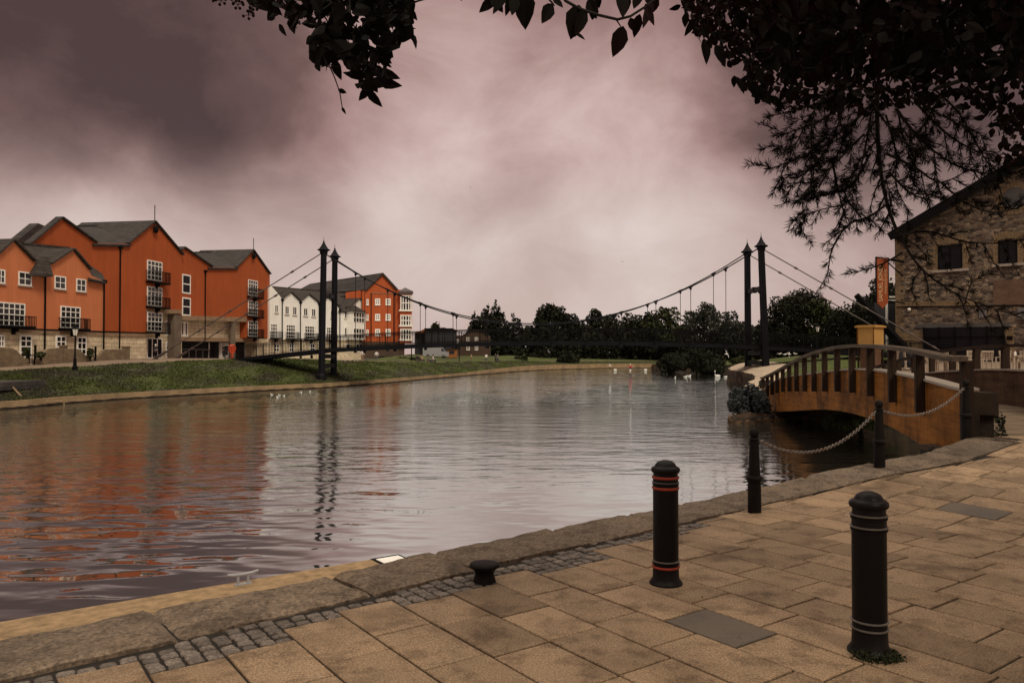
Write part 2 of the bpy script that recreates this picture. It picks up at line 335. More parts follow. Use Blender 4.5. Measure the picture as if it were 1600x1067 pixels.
# ------------------------------------------------------------------ object helpers
def tag(o, label=None, cat=None, group=None, kind=None):
    if label: o['label'] = label
    if cat: o['category'] = cat
    if group: o['group'] = group
    if kind: o['kind'] = kind
    return o
def empty(name, label=None, cat=None, loc=(0, 0, 0), rz=0, group=None):
    o = bpy.data.objects.new(name, None); COL.objects.link(o)
    o.location = loc; o.rotation_euler = (0, 0, rz); o.empty_display_size = .2
    return tag(o, label, cat, group)
def copy_tree(o, parent=None):
    c = o.copy(); COL.objects.link(c); c.parent = parent
    for ch in list(o.children): copy_tree(ch, c)
    return c
class MB:
    def __init__(s): s.v = []; s.f = []; s.m = []; s.t = []; s.mi = 0; s.tone = None
    def add(s, vs, fs):
        b = len(s.v); s.v.extend([tuple(p) for p in vs])
        for f in fs: s.f.append(tuple(i+b for i in f)); s.m.append(s.mi); s.t.append(s.tone)
    def box(s, c, d, rz=0, rot=None):
        x, y, z = d[0]/2, d[1]/2, d[2]/2
        vs = [Vector((sx*x, sy*y, sz*z)) for sx in (-1, 1) for sy in (-1, 1) for sz in (-1, 1)]
        Mx = rot if rot else Matrix.Rotation(rz, 3, 'Z')
        vs = [Mx @ p+Vector(c) for p in vs]
        s.add(vs, [(0, 1, 3, 2), (4, 6, 7, 5), (0, 4, 5, 1), (2, 3, 7, 6), (0, 2, 6, 4), (1, 5, 7, 3)])
    def b2(s, lo, hi):
        s.box([(a+b)/2 for a, b in zip(lo, hi)], [abs(b-a) for a, b in zip(lo, hi)])
    def bar(s, p, q, w, h=None, up=Vector((0, 0, 1))):
        p, q = Vector(p), Vector(q); h = h or w; d = q-p; L = d.length
        if L < 1e-6: return
        d.normalize(); r = d.cross(up)
        if r.length < 1e-4: r = d.cross(Vector((1, 0, 0)))
        r.normalize(); u = r.cross(d)
        s.box((p+q)/2, (L, w, h), rot=Matrix((d, r, u)).transposed())
    def prism(s, poly, y0, y1):
        """polygon in local x-z, extruded from y0 to y1"""
        k = len(poly)
        vs = [(x, y0, z) for x, z in poly]+[(x, y1, z) for x, z in poly]
        fs = [tuple(range(k)), tuple(range(2*k-1, k-1, -1))]
        fs += [(i, i+k, (i+1) % k+k, (i+1) % k) for i in range(k)]
        s.add(vs, fs)
    def slab(s, pts, th):
        """planar polygon given thickness downwards"""
        k = len(pts); pts = [Vector(p) for p in pts]
        nn = (pts[1]-pts[0]).cross(pts[2]-pts[0]).normalized()
        if nn.z < 0: nn = -nn
        vs = pts+[p-nn*th for p in pts]
        s.add(vs, [tuple(range(k)), tuple(range(2*k-1, k-1, -1))]+[(i, i+k, (i+1) % k+k, (i+1) % k) for i in range(k)])
    def tube(s, pts, rs, n=8, cap=True):
        pts = [Vector(p) for p in pts]
        if isinstance(rs, (int, float)): rs = [rs]*len(pts)
        vs = []; 
        ref = Vector((0, 0, 1))
        d0 = (pts[1]-pts[0]).normalized()
        if abs(d0.z) > .9: ref = Vector((1, 0, 0))
        for i, p in enumerate(pts):
            d = (pts[min(i+1, len(pts)-1)]-pts[max(i-1, 0)])
            d = d.normalized() if d.length > 1e-9 else d0
            a = d.cross(ref)
            if a.length < 1e-3: a = d.cross(Vector((0, 1, 0)))
            a.normalize(); b = d.cross(a)
            for k in range(n):
                t = 2*math.pi*k/n; vs.append(p+(a*math.cos(t)+b*math.sin(t))*rs[i])
        fs = [(i*n+k, i*n+(k+1) % n, (i+1)*n+(k+1) % n, (i+1)*n+k) for i in range(len(pts)-1) for k in range(n)]
        if cap: fs += [tuple(range(n-1, -1, -1)), tuple(range((len(pts)-1)*n, len(pts)*n))]
        s.add(vs, fs)
    def lathe(s, prof, c=(0, 0, 0), n=20, a0=0):
        vs = []; cx, cy, cz = c
        for r, z in prof:
            for k in range(n):
                t = 2*math.pi*k/n+a0; vs.append((cx+r*math.cos(t), cy+r*math.sin(t), cz+z))
        m = len(prof)
        fs = [(i*n+k, i*n+(k+1) % n, (i+1)*n+(k+1) % n, (i+1)*n+k) for i in range(m-1) for k in range(n)]
        fs += [tuple(range(n-1, -1, -1)), tuple(range((m-1)*n, m*n))]
        s.add(vs, fs)
    def ball(s, c, r, n=8, m=6):
        if isinstance(r, (int, float)): r = (r, r, r)
        vs = [(c[0], c[1], c[2]-r[2])]
        for i in range(1, m):
            ph = -math.pi/2+math.pi*i/m
            for k in range(n):
                t = 2*math.pi*k/n
                vs.append((c[0]+r[0]*math.cos(ph)*math.cos(t), c[1]+r[1]*math.cos(ph)*math.sin(t), c[2]+r[2]*math.sin(ph)))
        vs.append((c[0], c[1], c[2]+r[2])); e = len(vs)-1
        fs = [(0, 1+(k+1) % n, 1+k) for k in range(n)]
        fs += [(1+i*n+k, 1+i*n+(k+1) % n, 1+(i+1)*n+(k+1) % n, 1+(i+1)*n+k) for i in range(m-2) for k in range(n)]
        fs += [(1+(m-2)*n+k, 1+(m-2)*n+(k+1) % n, e) for k in range(n)]
        s.add(vs, fs)
    def build(s, name, mats, parent=None, smooth=False, loc=None, fixn=True):
        me = bpy.data.meshes.new(name); me.from_pydata(s.v, [], s.f)
        if not isinstance(mats, (list, tuple)): mats = [mats]
        for mm in mats: me.materials.append(mm)
        if len(mats) > 1: me.polygons.foreach_set('material_index', s.m)
        if any(t is not None for t in s.t):
            at = me.attributes.new('tone', 'FLOAT_COLOR', 'CORNER'); arr = []
            for p, t in zip(s.f, s.t): arr.extend(list(t or (.5, 0, 0, 1))*len(p))
            at.data.foreach_set('color', arr)
        if fixn:
            bm = bmesh.new(); bm.from_mesh(me); bmesh.ops.recalc_face_normals(bm, faces=bm.faces); bm.to_mesh(me); bm.free()
        if smooth: me.polygons.foreach_set('use_smooth', [True]*len(me.polygons))
        me.update()
        o = bpy.data.objects.new(name, me); COL.objects.link(o)
        if parent: o.parent = parent
        if loc is not None: o.location = loc
        return o
def auto_smooth(o, ang=40):
    bm = bmesh.new(); bm.from_mesh(o.data)
    for e in bm.edges:
        e.smooth = len(e.link_faces) == 2 and e.calc_face_angle(3) < R(ang)
    for f in bm.faces: f.smooth = True
    bm.to_mesh(o.data); bm.free(); return o
def struct(name, mb, m, **kw):
    o = mb.build(name, m, **kw); o['kind'] = 'structure'; return o
def rnd(a, b): return random.uniform(a, b)
# ================================================================== ground, water, quay
WZ = -1.15
def wD(y): return (CAMZ-WZ)*F/(y-555)
g = MB(); g.box((0, 900, -2.6), (5000, 5000, .4)); struct('river_bed', g, M['earth'])
g = MB(); g.add([(-70, -60, WZ), (120, -60, WZ), (120, 260, WZ), (-70, 260, WZ)], [(0, 1, 2, 3)]); struct('water', g, M['water'], fixn=False)

def pz(x, y):
    s = .6*x+.8*y; t = s-9.0
    if t <= -.6: return 0.0
    v = .1*t if t > .6 else .1*(t+.6)**2/2.4
    return min(v, .42+.03*math.tanh(max(0, v-.42)*10))
Lo = [(-9.0, -.45), (-3.06, 4.58), (-1.55, 5.83), (-.56, 6.73), (1.39, 8.33), (2.62, 9.36), (4.25, 10.22), (5.76, 10.80), (7.05, 11.72)]
def dedge(x, y):
    best = 1e9; sg = 1
    for (x0, y0), (x1, y1) in zip(Lo, Lo[1:]):
        dx, dy = x1-x0, y1-y0; L2 = dx*dx+dy*dy
        t = max(0, min(1, ((x-x0)*dx+(y-y0)*dy)/L2)); ex, ey = x-x0-t*dx, y-y0-t*dy
        d = math.hypot(ex, ey)
        if d < best: best = d; sg = 1 if dx*ey-dy*ex < 0 else -1; seg = (x0, y0, dx, dy)
    return best*sg, seg
A = Vector((-.583, .812)).normalized(); B = Vector((.812, .583)).normalized()
def inner_w(x): return .67-.05*min(1, max(0, (x+3)/5))
# bedding sheet under slabs and cobbles
g = MB(); st = .25; pts = {}
def pid(i, j):
    if (i, j) not in pts:
        x, y = i*st, j*st; pts[(i, j)] = len(g.v); g.v.append((x, y, pz(x, y)-.014))
    return pts[(i, j)]
for i in range(-44, 64):
    for j in range(-24, 49):
        x, y = (i+.5)*st, (j+.5)*st
        if y > 12.0: continue
        if x > 7.05 or dedge(x, y)[0] > .30:
            g.f.append((pid(i, j), pid(i+1, j), pid(i+1, j+1), pid(i, j+1))); g.m.append(0); g.t.append(None)
struct('ground', g, M['joint'])
# slabs
def clip(poly, nx, ny, c):
    out = []
    for k in range(len(poly)):
        p, q = poly[k], poly[(k+1) % len(poly)]
        dp, dq = nx*p[0]+ny*p[1]-c, nx*q[0]+ny*q[1]-c
        if dp >= 0: out.append(p)
        if (dp > 0) != (dq > 0):
            t = dp/(dp-dq); out.append((p[0]+(q[0]-p[0])*t, p[1]+(q[1]-p[1])*t))
    return out
def stone(g, poly, th, bev, tone, dz=0.0, tilt=(0, 0)):
    """polygonal stone with a small chamfer, laid on the paving surface"""
    k = len(poly)
    if k < 3: return
    cx = sum(p[0] for p in poly)/k; cy = sum(p[1] for p in poly)/k
    top, mid, bot = [], [], []
    for x, y in poly:
        L = math.hypot(x-cx, y-cy) or 1; f = max(.2, 1-bev/L*1.3)
        tx, ty = cx+(x-cx)*f, cy+(y-cy)*f; e = (x-cx)*tilt[0]+(y-cy)*tilt[1]+dz
        top.append((tx, ty, pz(tx, ty)+e)); mid.append((x, y, pz(x, y)+e-bev*.8)); bot.append((x, y, pz(x, y)-th))
    g.tone = tone
    g.add(top+mid+bot, [tuple(range(k))]+[(i, (i+1) % k, (i+1) % k+k, i+k) for i in range(k)]+[(i+k, (i+1) % k+k, (i+1) % k+2*k, i+2*k) for i in range(k)])
g = MB(); RW = .407; JW = .0078; slabs_ends = {}
greys = [(1.31, 4.83), (4.95, 8.45)]
for k in range(-22, 44):
    b0 = 2.866+k*RW; bc = b0+RW/2
    a = 12.0; found = None
    while a > -9:
        p = A*a+B*bc
        if p.x < 7.05 and dedge(p.x, p.y)[0] > inner_w(p.x): found = a; break
        if p.x >= 7.05 and p.y < 12.3: found = a; break
        a -= .03
    if found is None: continue
    p = A*found+B*bc
    cob = p.x < 1.9
    gap = random.choice([.12, .14, .20, .26, .33, .40]) if cob else -.5
    a1 = found-gap; slabs_ends[k] = a1 if cob else 99
    row_tone = rnd(-.03, .03)
    while a1 > -9:
        L = random.choice([.50, .56, .60, .62, .68]) ; a0 = a1-L
        poly = [A*a0+B*b0, A*a0+B*(b0+RW), A*a1+B*(b0+RW), A*a1+B*b0]
        c = (A*(a0+a1)/2+B*bc)
        if c.y > -4.5 and -11 < c.x < 16:
            poly = [A*(a0+JW)+B*(b0+JW), A*(a0+JW)+B*(b0+RW-JW), A*(a1-JW)+B*(b0+RW-JW), A*(a1-JW)+B*(b0+JW)]
            poly = [(q.x, q.y) for q in poly]
            if c.x < 7.6:
                dd, (x0, y0, dx, dy) = dedge(c.x, c.y)
                if dd < 1.6:
                    Ls = math.hypot(dx, dy); nx, ny = dy/Ls, -dx/Ls
                    for (xa, ya), (xb, yb) in zip(Lo, Lo[1:]):
                        sdx, sdy = xb-xa, yb-ya; LL = math.hypot(sdx, sdy); mx_, my_ = sdy/LL, -sdx/LL
                        if abs(((c.x-xa)*sdx+(c.y-ya)*sdy)/LL-LL/2) < LL/2+.5:
                            poly = clip(poly, mx_, my_, mx_*xa+my_*ya+inner_w(xa)+.012)
            poly = clip(poly, 0, -1, -12.0)
            if len(poly) >= 3:
                gr = 0.0; t = min(.66, max(.30, random.gauss(.48, .062)+row_tone)); 
                if random.random() < .06: t *= .82
                for gx, gy in greys:
                    pa = A.x*gx+A.y*gy; pb = B.x*gx+B.y*gy
                    if a0 < pa < a1 and b0 < pb < b0+RW: gr = .85; t = .55
                stone(g, poly, .05, .006, (t, gr, 0, 1), rnd(-.0025, .0025), (rnd(-.004, .004), rnd(-.004, .004)))
        a1 = a0
struct('pavement', g, M['slab'], fixn=False)
# cobbles between slabs and coping
g = MB(); cu, cvv = .098, .082
for k in range(-22, 16):
    if k not in slabs_ends: continue
    b0 = 2.866+k*RW; aend = slabs_ends[k]
    nb = 4
    for i in range(nb):
        bb = b0+(i+.5)*RW/nb
        a = aend+.045
        for j in range(9):
            aa = a+j*cvv+rnd(-.006, .006)
            p = A*aa+B*bb
            if aend > 90 or p.y < -4: break
            if dedge(p.x, p.y)[0] < inner_w(p.x)+.035: break
            hw, hh = RW/nb*.455*rnd(.9, 1.04), cvv*.45*rnd(.88, 1.04); an = rnd(-.12, .12)
            q = []
            for t in range(8):
                th = math.pi/4*t+math.pi/8; ex = math.copysign(abs(math.cos(th))**.26, math.cos(th))*hw*rnd(.9, 1.05); ey = math.copysign(abs(math.sin(th))**.26, math.sin(th))*hh*rnd(.9, 1.05)
                ex, ey = ex*math.cos(an)-ey*math.sin(an), ex*math.sin(an)+ey*math.cos(an)
                w2 = p+B*ex+A*ey; q.append((w2.x, w2.y))
            q.reverse()
            stone(g, q, .04, .009, (rnd(.36, .66), rnd(0, .35), 0, 1), rnd(-.006, .006), (rnd(-.05, .05), rnd(-.05, .05)))
struct('cobble_strip', g, M['cobble'], fixn=False)
# coping stones: long worn blocks with rounded, chipped edges
def along(s):
    for (x0, y0), (x1, y1) in zip(Lo, Lo[1:]):
        L = math.hypot(x1-x0, y1-y0)
        if s <= L or (x1, y1) == Lo[-1]:
            t = s/L; return x0+(x1-x0)*t, y0+(y1-y0)*t, (x1-x0)/L, (y1-y0)/L
        s -= L
TOT = sum(math.dist(p, q) for p, q in zip(Lo, Lo[1:]))
def smooth_dir(s):
    a = along(max(0, s-.5)); b = along(min(TOT-.001, s+.5)); d = Vector((b[0]-a[0], b[1]-a[1])).normalized(); return d
g = MB(); s = .2; kk = 0
lens = [1.3, 1.5, 1.25, 1.4, 1.35, .58, 1.06, 1.30, .95, 1.35, 1.1, .9, 1.25, 1.0, 1.2, 1.15, 1.3]
while s < TOT-.05:
    L = min(lens[kk % len(lens)], TOT-s); kk += 1; dz = rnd(-.008, .012); sd = rnd(0, 100); off = rnd(-.015, .02)
    g.tone = (rnd(.40, .58), rnd(0, .12), 0, 1)
    nu, nw = max(6, int(L/.05)), 15; vs = []; fs = []
    for i in range(nu+1):
        u = i/nu
        for j in range(-2, nw+2):
            v = min(1, max(0, j/(nw-1)))
            ss = s+.004+(L-.008)*u; cx, cy, _, _ = along(ss); d = smooth_dir(ss); nrm = Vector((d.y, -d.x)); W = inner_w(cx)-.015
            eu = min(u, 1-u)*L; ev = v*W; ei = (1-v)*W
            r = .05; rd = 0
            for e, rr in ((eu, .016), (ev, .045), (ei, .02)):
                if e < rr: rd += (rr-math.sqrt(max(0, rr*rr-(rr-e)**2)))*.8
            P = Vector((cx, cy))+nrm*(off+ev)
            nz = noise.fractal(Vector((P.x*2.2+sd, P.y*2.2, sd)), 1, 2, 5)
            nz2 = noise.noise(Vector((P.x*9+sd, P.y*9, 0)))
            if ev < .12 or eu < .08: P += nrm*(noise.noise(Vector((ss*5, sd, 0)))*.03*(1-ev/.12 if ev < .12 else 0))
            z = pz(P.x, P.y)+.022+dz+nz*.016+nz2*.006+noise.noise(Vector((P.x*22, P.y*22, sd)))*.0035-rd
            if j == -2: z = pz(P.x, P.y)-.40
            if j == -1: z = pz(P.x, P.y)-.03
            if j == nw: z = pz(P.x, P.y)-.05
            if j == nw+1: z = pz(P.x, P.y)-.08
            if i in (0, nu) and 0 <= j < nw: z -= .02
            vs.append((P.x, P.y, z))
    c = nw+4
    fs = [(i*c+j, (i+1)*c+j, (i+1)*c+j+1, i*c+j+1) for i in range(nu) for j in range(c-1)]
    b0 = len(vs)
    for i in (0, nu):
        base = len(vs); 
        for j in range(c): x, y, z = vs[i*c+j]; vs.append((x, y, pz(x, y)-.40))
        fs += [(i*c+j, i*c+j+1, base+j+1, base+j) if i == 0 else (i*c+j+1, i*c+j, base+j, base+j+1) for j in range(c-1)]
    g.add(vs, fs); s += L
o = struct('kerb', g, M['coping']); auto_smooth(o, 50)
# quay wall below the coping, and the filler bed behind it
g = MB(); vs = []
for s_ in np.linspace(0, TOT, 60):
    x, y, _, _ = along(min(s_, TOT-.001)); d = smooth_dir(s_); nr = Vector((d.y, -d.x))
    for (e, z) in ((.03, -.05), (.03, -2.5), (.5, -2.5), (.62, -.02)): vs.append((x+nr.x*e, y+nr.y*e, (pz(x, y) if z > -1 else 0)+z))
fs = [(i*4+j, (i+1)*4+j, (i+1)*4+(j+1) % 4, i*4+(j+1) % 4) for i in range(59) for j in range(4)]
g.add(vs, fs); struct('quay_wall', g, M['quay_rubble'])
# quay side beside the footbridge landing
g = MB(); g.b2((6.9, 11.6, -2.4), (7.75, 12.35, .12)); g.b2((7.0, 11.99, -2.4), (17, 13.2, .18)); struct('bridge_abutment', g, M['quay_rubble'])

# moss and sand lying on the joints near the right-hand bollard, left to the cluster below
# ------------------------------------------------------------------ left bank
cols = [(-420, 672, 600, 38), (-200, 653, 588, 45), (-60, 644.5, 583, 48.5), (30, 638, 578, 51.5), (100, 631, 574, 55), (200, 623.5, 568, 60), (300, 617.5, 563.5, 66.5), (400, 611.5, 560, 72.5), (450, 609, 560, 77),
        (503, 606.5, 562.5, 82), (560, 602, 564.5, 90), (600, 599, 565, 97), (680, 591.5, 566, 112), (740, 586, 565.5, 124), (800, 581, 563, 142), (860, 577.5, 565, 172), (950, 575.3, 564, 188), (1060, 575, 563.5, 200), (1300, 575, 562, 210)]
def lerp(a, b, t): return a+(b-a)*t
rows = []
NC = 0
for (c0, c1) in zip(cols, cols[1:]):
    for t in np.linspace(0, 1, 9)[:-1]: rows.append([lerp(c0[i], c1[i], t) for i in range(4)]); 
rows.append(list(cols[-1]))
gk = MB(); gg = MB(); kv = []; gv = []; bankW = []
for r in rows:
    W = atZ(r[0], r[1], WZ); G = atY(r[0], r[2], r[3]); bankW.append(W)
    d = (G-W); d.z = 0; L = d.length; d.normalize(); kw = .45 if r[0] < 760 else .8
    kh = WZ+(.42 if r[0] < 720 else .42+min(.55, (r[0]-720)/200))
    kv.append([W-Vector((0, 0, 1)), Vector((W.x, W.y, WZ+.10+.03*math.sin(r[0]*.3))), Vector((W.x, W.y, kh)), W.to_2d().to_3d()+d*kw+Vector((0, 0, kh)), W.to_2d().to_3d()+d*kw+Vector((0, 0, kh-.3))])
    K = W.to_2d().to_3d()+d*kw+Vector((0, 0, kh-.05)); row = []
    for j in range(15):
        t = j/14; p = K.lerp(G, t); p.z = lerp(K.z, G.z, t)+math.sin(math.pi*t)*.10*(1 if r[0] < 700 else .4)
        if 0 < j < 14: p.z += noise.noise(Vector((p.x*.25, p.y*.25, 0)))*.12
        row.append(p)
    gv.append(row)
n_ = len(rows)
gk.add([p for r in kv for p in r], [(i*5+j, (i+1)*5+j, (i+1)*5+j+1, i*5+j+1) for i in range(n_-1) for j in range(4)])
gk.m = [1 if (q % 4) == 0 else 0 for q in range(len(gk.f))]
struct('bank_kerb', gk, [M['kerb_stone'], M['rock_dark']])
gg.add([p for r in gv for p in r], [(i*15+j, (i+1)*15+j, (i+1)*15+j+1, i*15+j+1) for i in range(n_-1) for j in range(14)])
o = struct('grass_bank', gg, M['grass']); o.data.polygons.foreach_set('use_smooth', [True]*len(o.data.polygons))
# path on top of the bank up to the buildings, wide ground behind
gp = MB(); pv = []
for r, row in zip(rows, gv):
    G = row[-1]; dirn = Vector((-1, .15, 0)) if r[0] < 560 else Vector((-.3, 1, 0)).lerp(Vector((-1, .15, 0)), max(0, 1-(r[0]-560)/60))
    dirn.normalize(); z1 = max(G.z, lerp(1.30, .5, max(0, min(1, (r[0]-560)/150))))
    near = 3.0 if r[0] < 700 else 2.0
    k_ = max(0, min(1, (330-r[0])/100)); near = lerp(near, 6.5, k_)
    pv.append([G-Vector((0, 0, .02)), G+dirn*near+Vector((0, 0, (z1-G.z)*lerp(.35, .04, k_))), G+dirn*lerp(8, 14, k_)+Vector((0, 0, z1-G.z)), G+dirn*60+Vector((0, 0, z1-G.z+.05))])
gp.add([p for r in pv for p in r], [(i*4+j, (i+1)*4+j, (i+1)*4+j+1, i*4+j+1) for i in range(n_-1) for j in range(3) if not (j >= 1 and rows[i][0] > 590)])
struct('path', gp, M['path'])
g2 = MB(); vs = []; fs = []
idx = [i for i in range(n_) if rows[i][0] > 585]
for i in idx:
    p = pv[i][1]; 
    vs += [p-Vector((0, 0, .01)), p+Vector((0, 14, .35)), p+Vector((0, 45, .9)), Vector((p.x*1.5, max(p.y+60, 260), 1.6)), Vector((p.x*8, 3000, 4))]
fs = [(a*5+j, (a+1)*5+j, (a+1)*5+j+1, a*5+j+1) for a in range(len(idx)-1) for j in range(4)]
g2.add(vs, fs); struct('far_lawn', g2, M['lawn'])
# ------------------------------------------------------------------ right bank
st = [((75, 6, .9), (95, 20, .95)), ((45, 17, .9), (62, 34, .95)), ((30, 23.5, .9), (46, 42, .95)), ((17, 29.5, .85), (34, 50, .95)), ((13.2, 34.8, .5), (27, 55, .9)), ((11.9, 39, -.2), (25, 60, .6)), ((14.5, 47, .0), (32, 66, .7)),
      ((18, 57, .15), (40, 75, 2.0)), ((19.4, 63, .25), (44, 82, 2.3)), ((20.2, 70, .3), (46, 90, 2.5)), ((22, 78, .35), (50, 98, 2.6)), ((26, 90, .4), (56, 108, 2.6)), ((30, 102, .4), (62, 120, 2.5)), ((34, 116, .3), (75, 130, 1.6)),
      ((34, 140, .0), (90, 160, 1.4)), ((31, 170, -.3), (110, 200, 1.4)), ((40, 205, -.2), (140, 240, 1.6))]
fine = []
for a, b in zip(st, st[1:]):
    for t in np.linspace(0, 1, 7)[:-1]: fine.append((Vector(a[0]).lerp(Vector(b[0]), t), Vector(a[1]).lerp(Vector(b[1]), t)))
fine.append((Vector(st[-1][0]), Vector(st[-1][1])))
gw = MB(); gr = MB(); ggv = []; wv = []
for S, I in fine:
    jit = Vector((noise.noise(S*.35)*.5, noise.noise(S*.35+Vector((9, 0, 0)))*.4, 0)) if S.y > 40 else Vector((0, 0, 0))
    S = S+jit
    d = (I-S); d.z = 0; L = d.length; d.normalize()
    wv.append([Vector((S.x-d.x*.3, S.y-d.y*.3, -2.2)), Vector((S.x-d.x*.05, S.y-d.y*.05, S.z-.25)), S, S+d*.5-Vector((0, 0, .01))])
    row = []
    for j in range(13):
        t = (j/12)**1.3; p = S.lerp(I, t); p.z = lerp(S.z, I.z, t**.55 if S.y > 50 else t)
        if j: p.z += noise.noise(Vector((p.x*.3, p.y*.3, 3)))*.10
        row.append(p)
    row.append(I+d*200+Vector((0, 0, 2.5))); ggv.append(row)
gw.add([p for r in wv for p in r], [(i*4+j, (i+1)*4+j, (i+1)*4+j+1, i*4+j+1) for i in range(len(fine)-1) for j in range(3)])
struct('bank_wall', gw, M['bank_rubble'])
vs = [p for r in ggv for p in r]; gr.v = [tuple(p) for p in vs]
for i in range(len(fine)-1):
    y = fine[i][0].y; x = fine[i][0].x
    for j in range(13):
        gr.f.append((i*14+j, (i+1)*14+j, (i+1)*14+j+1, i*14+j+1)); gr.t.append(None)
        if i < 24: m = 2
        elif j < 3 and 24 <= i < 66: m = 1
        else: m = 0
        gr.m.append(m)
o = struct('right_bank', gr, [M['lawn'], M['gravel'], M['path']])
# broken stone footing at the corner of the inlet
g = MB()
for k in range(9):
    c = Vector((9.7+k*.55+rnd(-.1, .1), 32.9+k*.42+rnd(-.2, .2), WZ+rnd(-.15, .05))); b0 = len(g.v)
    g.ball(c, (rnd(.45, .7), rnd(.4, .6), rnd(.3, .5)), 14, 10)
    for q in range(b0, len(g.v)):
        v = Vector(g.v[q]); d = (v-c); v = c+d*(1+.45*noise.noise(v*1.7)+.2*noise.noise(v*5)); v.z = min(v.z, WZ+.55+noise.noise(v)*.1); g.v[q] = tuple(v)
struct('stone_footing', g, M['bank_rubble'])
# ================================================================== buildings
class Facade:
    """a thing whose parts are meshed in facade coordinates: x along the wall, y into the building, z up"""
    def __init__(s, name, label, cat, p0, p1, group=None, z=0.0):
        s.p0 = Vector((p0[0], p0[1], z)); d = Vector((p1[0]-p0[0], p1[1]-p0[1], 0)).normalized(); s.d = d; s.b = Vector((-d.y, d.x, 0)); s.z = z
        s.root = empty(name, label, cat, s.p0, math.atan2(d.y, d.x), group)
    def P(s, px, py, off=0.0):
        """pixel -> local (x,z) on the plane 'off' metres into the building"""
        d = pdir(px, py); o = Vector((0, 0, CAMZ)); t = ((s.p0+s.b*off)-o).dot(s.b)/d.dot(s.b); q = o+d*t-s.p0
        return q.dot(s.d), q.z
    def poly(s, pts, off=0.0): return [s.P(x, y, off) for x, y in pts]
    def L(s, wpt):
        q = Vector(wpt)-s.p0; return Vector((q.dot(s.d), q.dot(s.b), q.z))
def pxD(px, D): return ((px-800)/F*D, D)
def window(Fc, x0, y0, x1, y1, nc=2, nr=2, off=0.0, fw=.07, bw=.035, frame='white_paint', glass='glass', name='window', sill='sill_stone', proud=.05, label=None, lintel=False):
    (u0, za), (u1, zb) = Fc.P(x0, (y0), off), Fc.P(x1, y1, off)
    _, zc = Fc.P((x0+x1)/2, y0, off); _, zd = Fc.P((x0+x1)/2, y1, off); z1, z0 = zc, zd
    g = MB(); p = off-proud
    g.b2((u0, p, z0), (u0+fw, off, z1)); g.b2((u1-fw, p, z0), (u1, off, z1))
    g.b2((u0+fw, p, z1-fw), (u1-fw, off, z1)); g.b2((u0+fw, p, z0), (u1-fw, off, z0+fw))
    for i in range(1, nc): x = u0+(u1-u0)*i/nc; g.b2((x-bw/2, p+.005, z0+fw), (x+bw/2, off, z1-fw))
    for i in range(1, nr): z = z0+(z1-z0)*i/nr; g.b2((u0+fw, p+.008, z-bw/2), (u1-fw, off, z+bw/2))
    o = g.build(name, M[frame], Fc.root)
    if label: o['label'] = label
    g = MB(); g.b2((u0+.02, p+.03, z0+.02), (u1-.02, off-.004, z1-.02)); g.build('pane', M[glass], o)
    if sill:
        g = MB(); g.b2((u0-.06, off-.14, z0-.09), (u1+.06, off, z0)); g.build('sill', M[sill], o)
    return u0, u1, z0, z1, o
def balcony(Fc, x0, y0, x1, y1, off=0.0, depth=.75):
    (u0, _), (u1, _) = Fc.P(x0, y0, off), Fc.P(x1, y1, off); _, z1 = Fc.P((x0+x1)/2, y0, off-depth); _, z0 = Fc.P((x0+x1)/2, y1, off-depth)
    g = MB(); y = off-depth
    g.b2((u0, y, z0), (u1, off, z0+.16)); g.bar((u0, y+.02, z1), (u1, y+.02, z1), .07, .06)
    for u in (u0+.02, u1-.02): g.bar((u, y, z1), (u, off, z1), .06, .05)
    k = max(6, int((u1-u0)/.16))
    for i in range(k+1): x = u0+(u1-u0)*i/k; g.bar((x, y+.02, z0), (x, y+.02, z1), .035)
    for i in range(1, 5): yy = y+(off-y)*i/5; g.bar((u0+.02, yy, z0), (u0+.02, yy, z1), .035); g.bar((u1-.02, yy, z0), (u1-.02, yy, z1), .035)
    m = (u0+u1)/2; g.box((m, off-depth*.4, z0-.15), (.16, depth*.7, .3)); g.box((m, off-depth*.2, z0-.4), (.22, depth*.3, .25))
    g.build('balcony', M['dark_metal'], Fc.root)
def pipe(Fc, px, y0, y1, off=0.0, hopper=True):
    u, z1 = Fc.P(px, y0, off); _, z0 = Fc.P(px, y1, off)
    g = MB(); g.tube([(u, off-.1, z0), (u, off-.1, z1)], .075, 8)
    if hopper: g.box((u, off-.13, z1), (.42, .26, .3))
    g.build('drainpipe', M['dark_metal'], Fc.root)
def gable_roof(Fc, name, pts, off, back, m='slate', over=.28, th=.14, rise=.02):
    """pts: outline pixels of a gable (left foot, apex, right foot) in front; roof planes run back"""
    q = [Fc.P(x, y, off) for x, y in pts]; g = MB()
    for a, b in zip(q, q[1:]):
        v = Vector((b[0]-a[0], 0, b[1]-a[1])).normalized(); up = Vector((-v.z, 0, v.x)); 
        if up.z < 0: up = -up
        p0 = Vector((a[0], 0, a[1]))+up*(th+rise); p1 = Vector((b[0], 0, b[1]))+up*(th+rise)
        g.slab([p0+Vector((0, off-over, 0)), p1+Vector((0, off-over, 0)), p1+Vector((0, off+back, 0)), p0+Vector((0, off+back, 0))], th)
    return g.build(name, M[m], Fc.root)
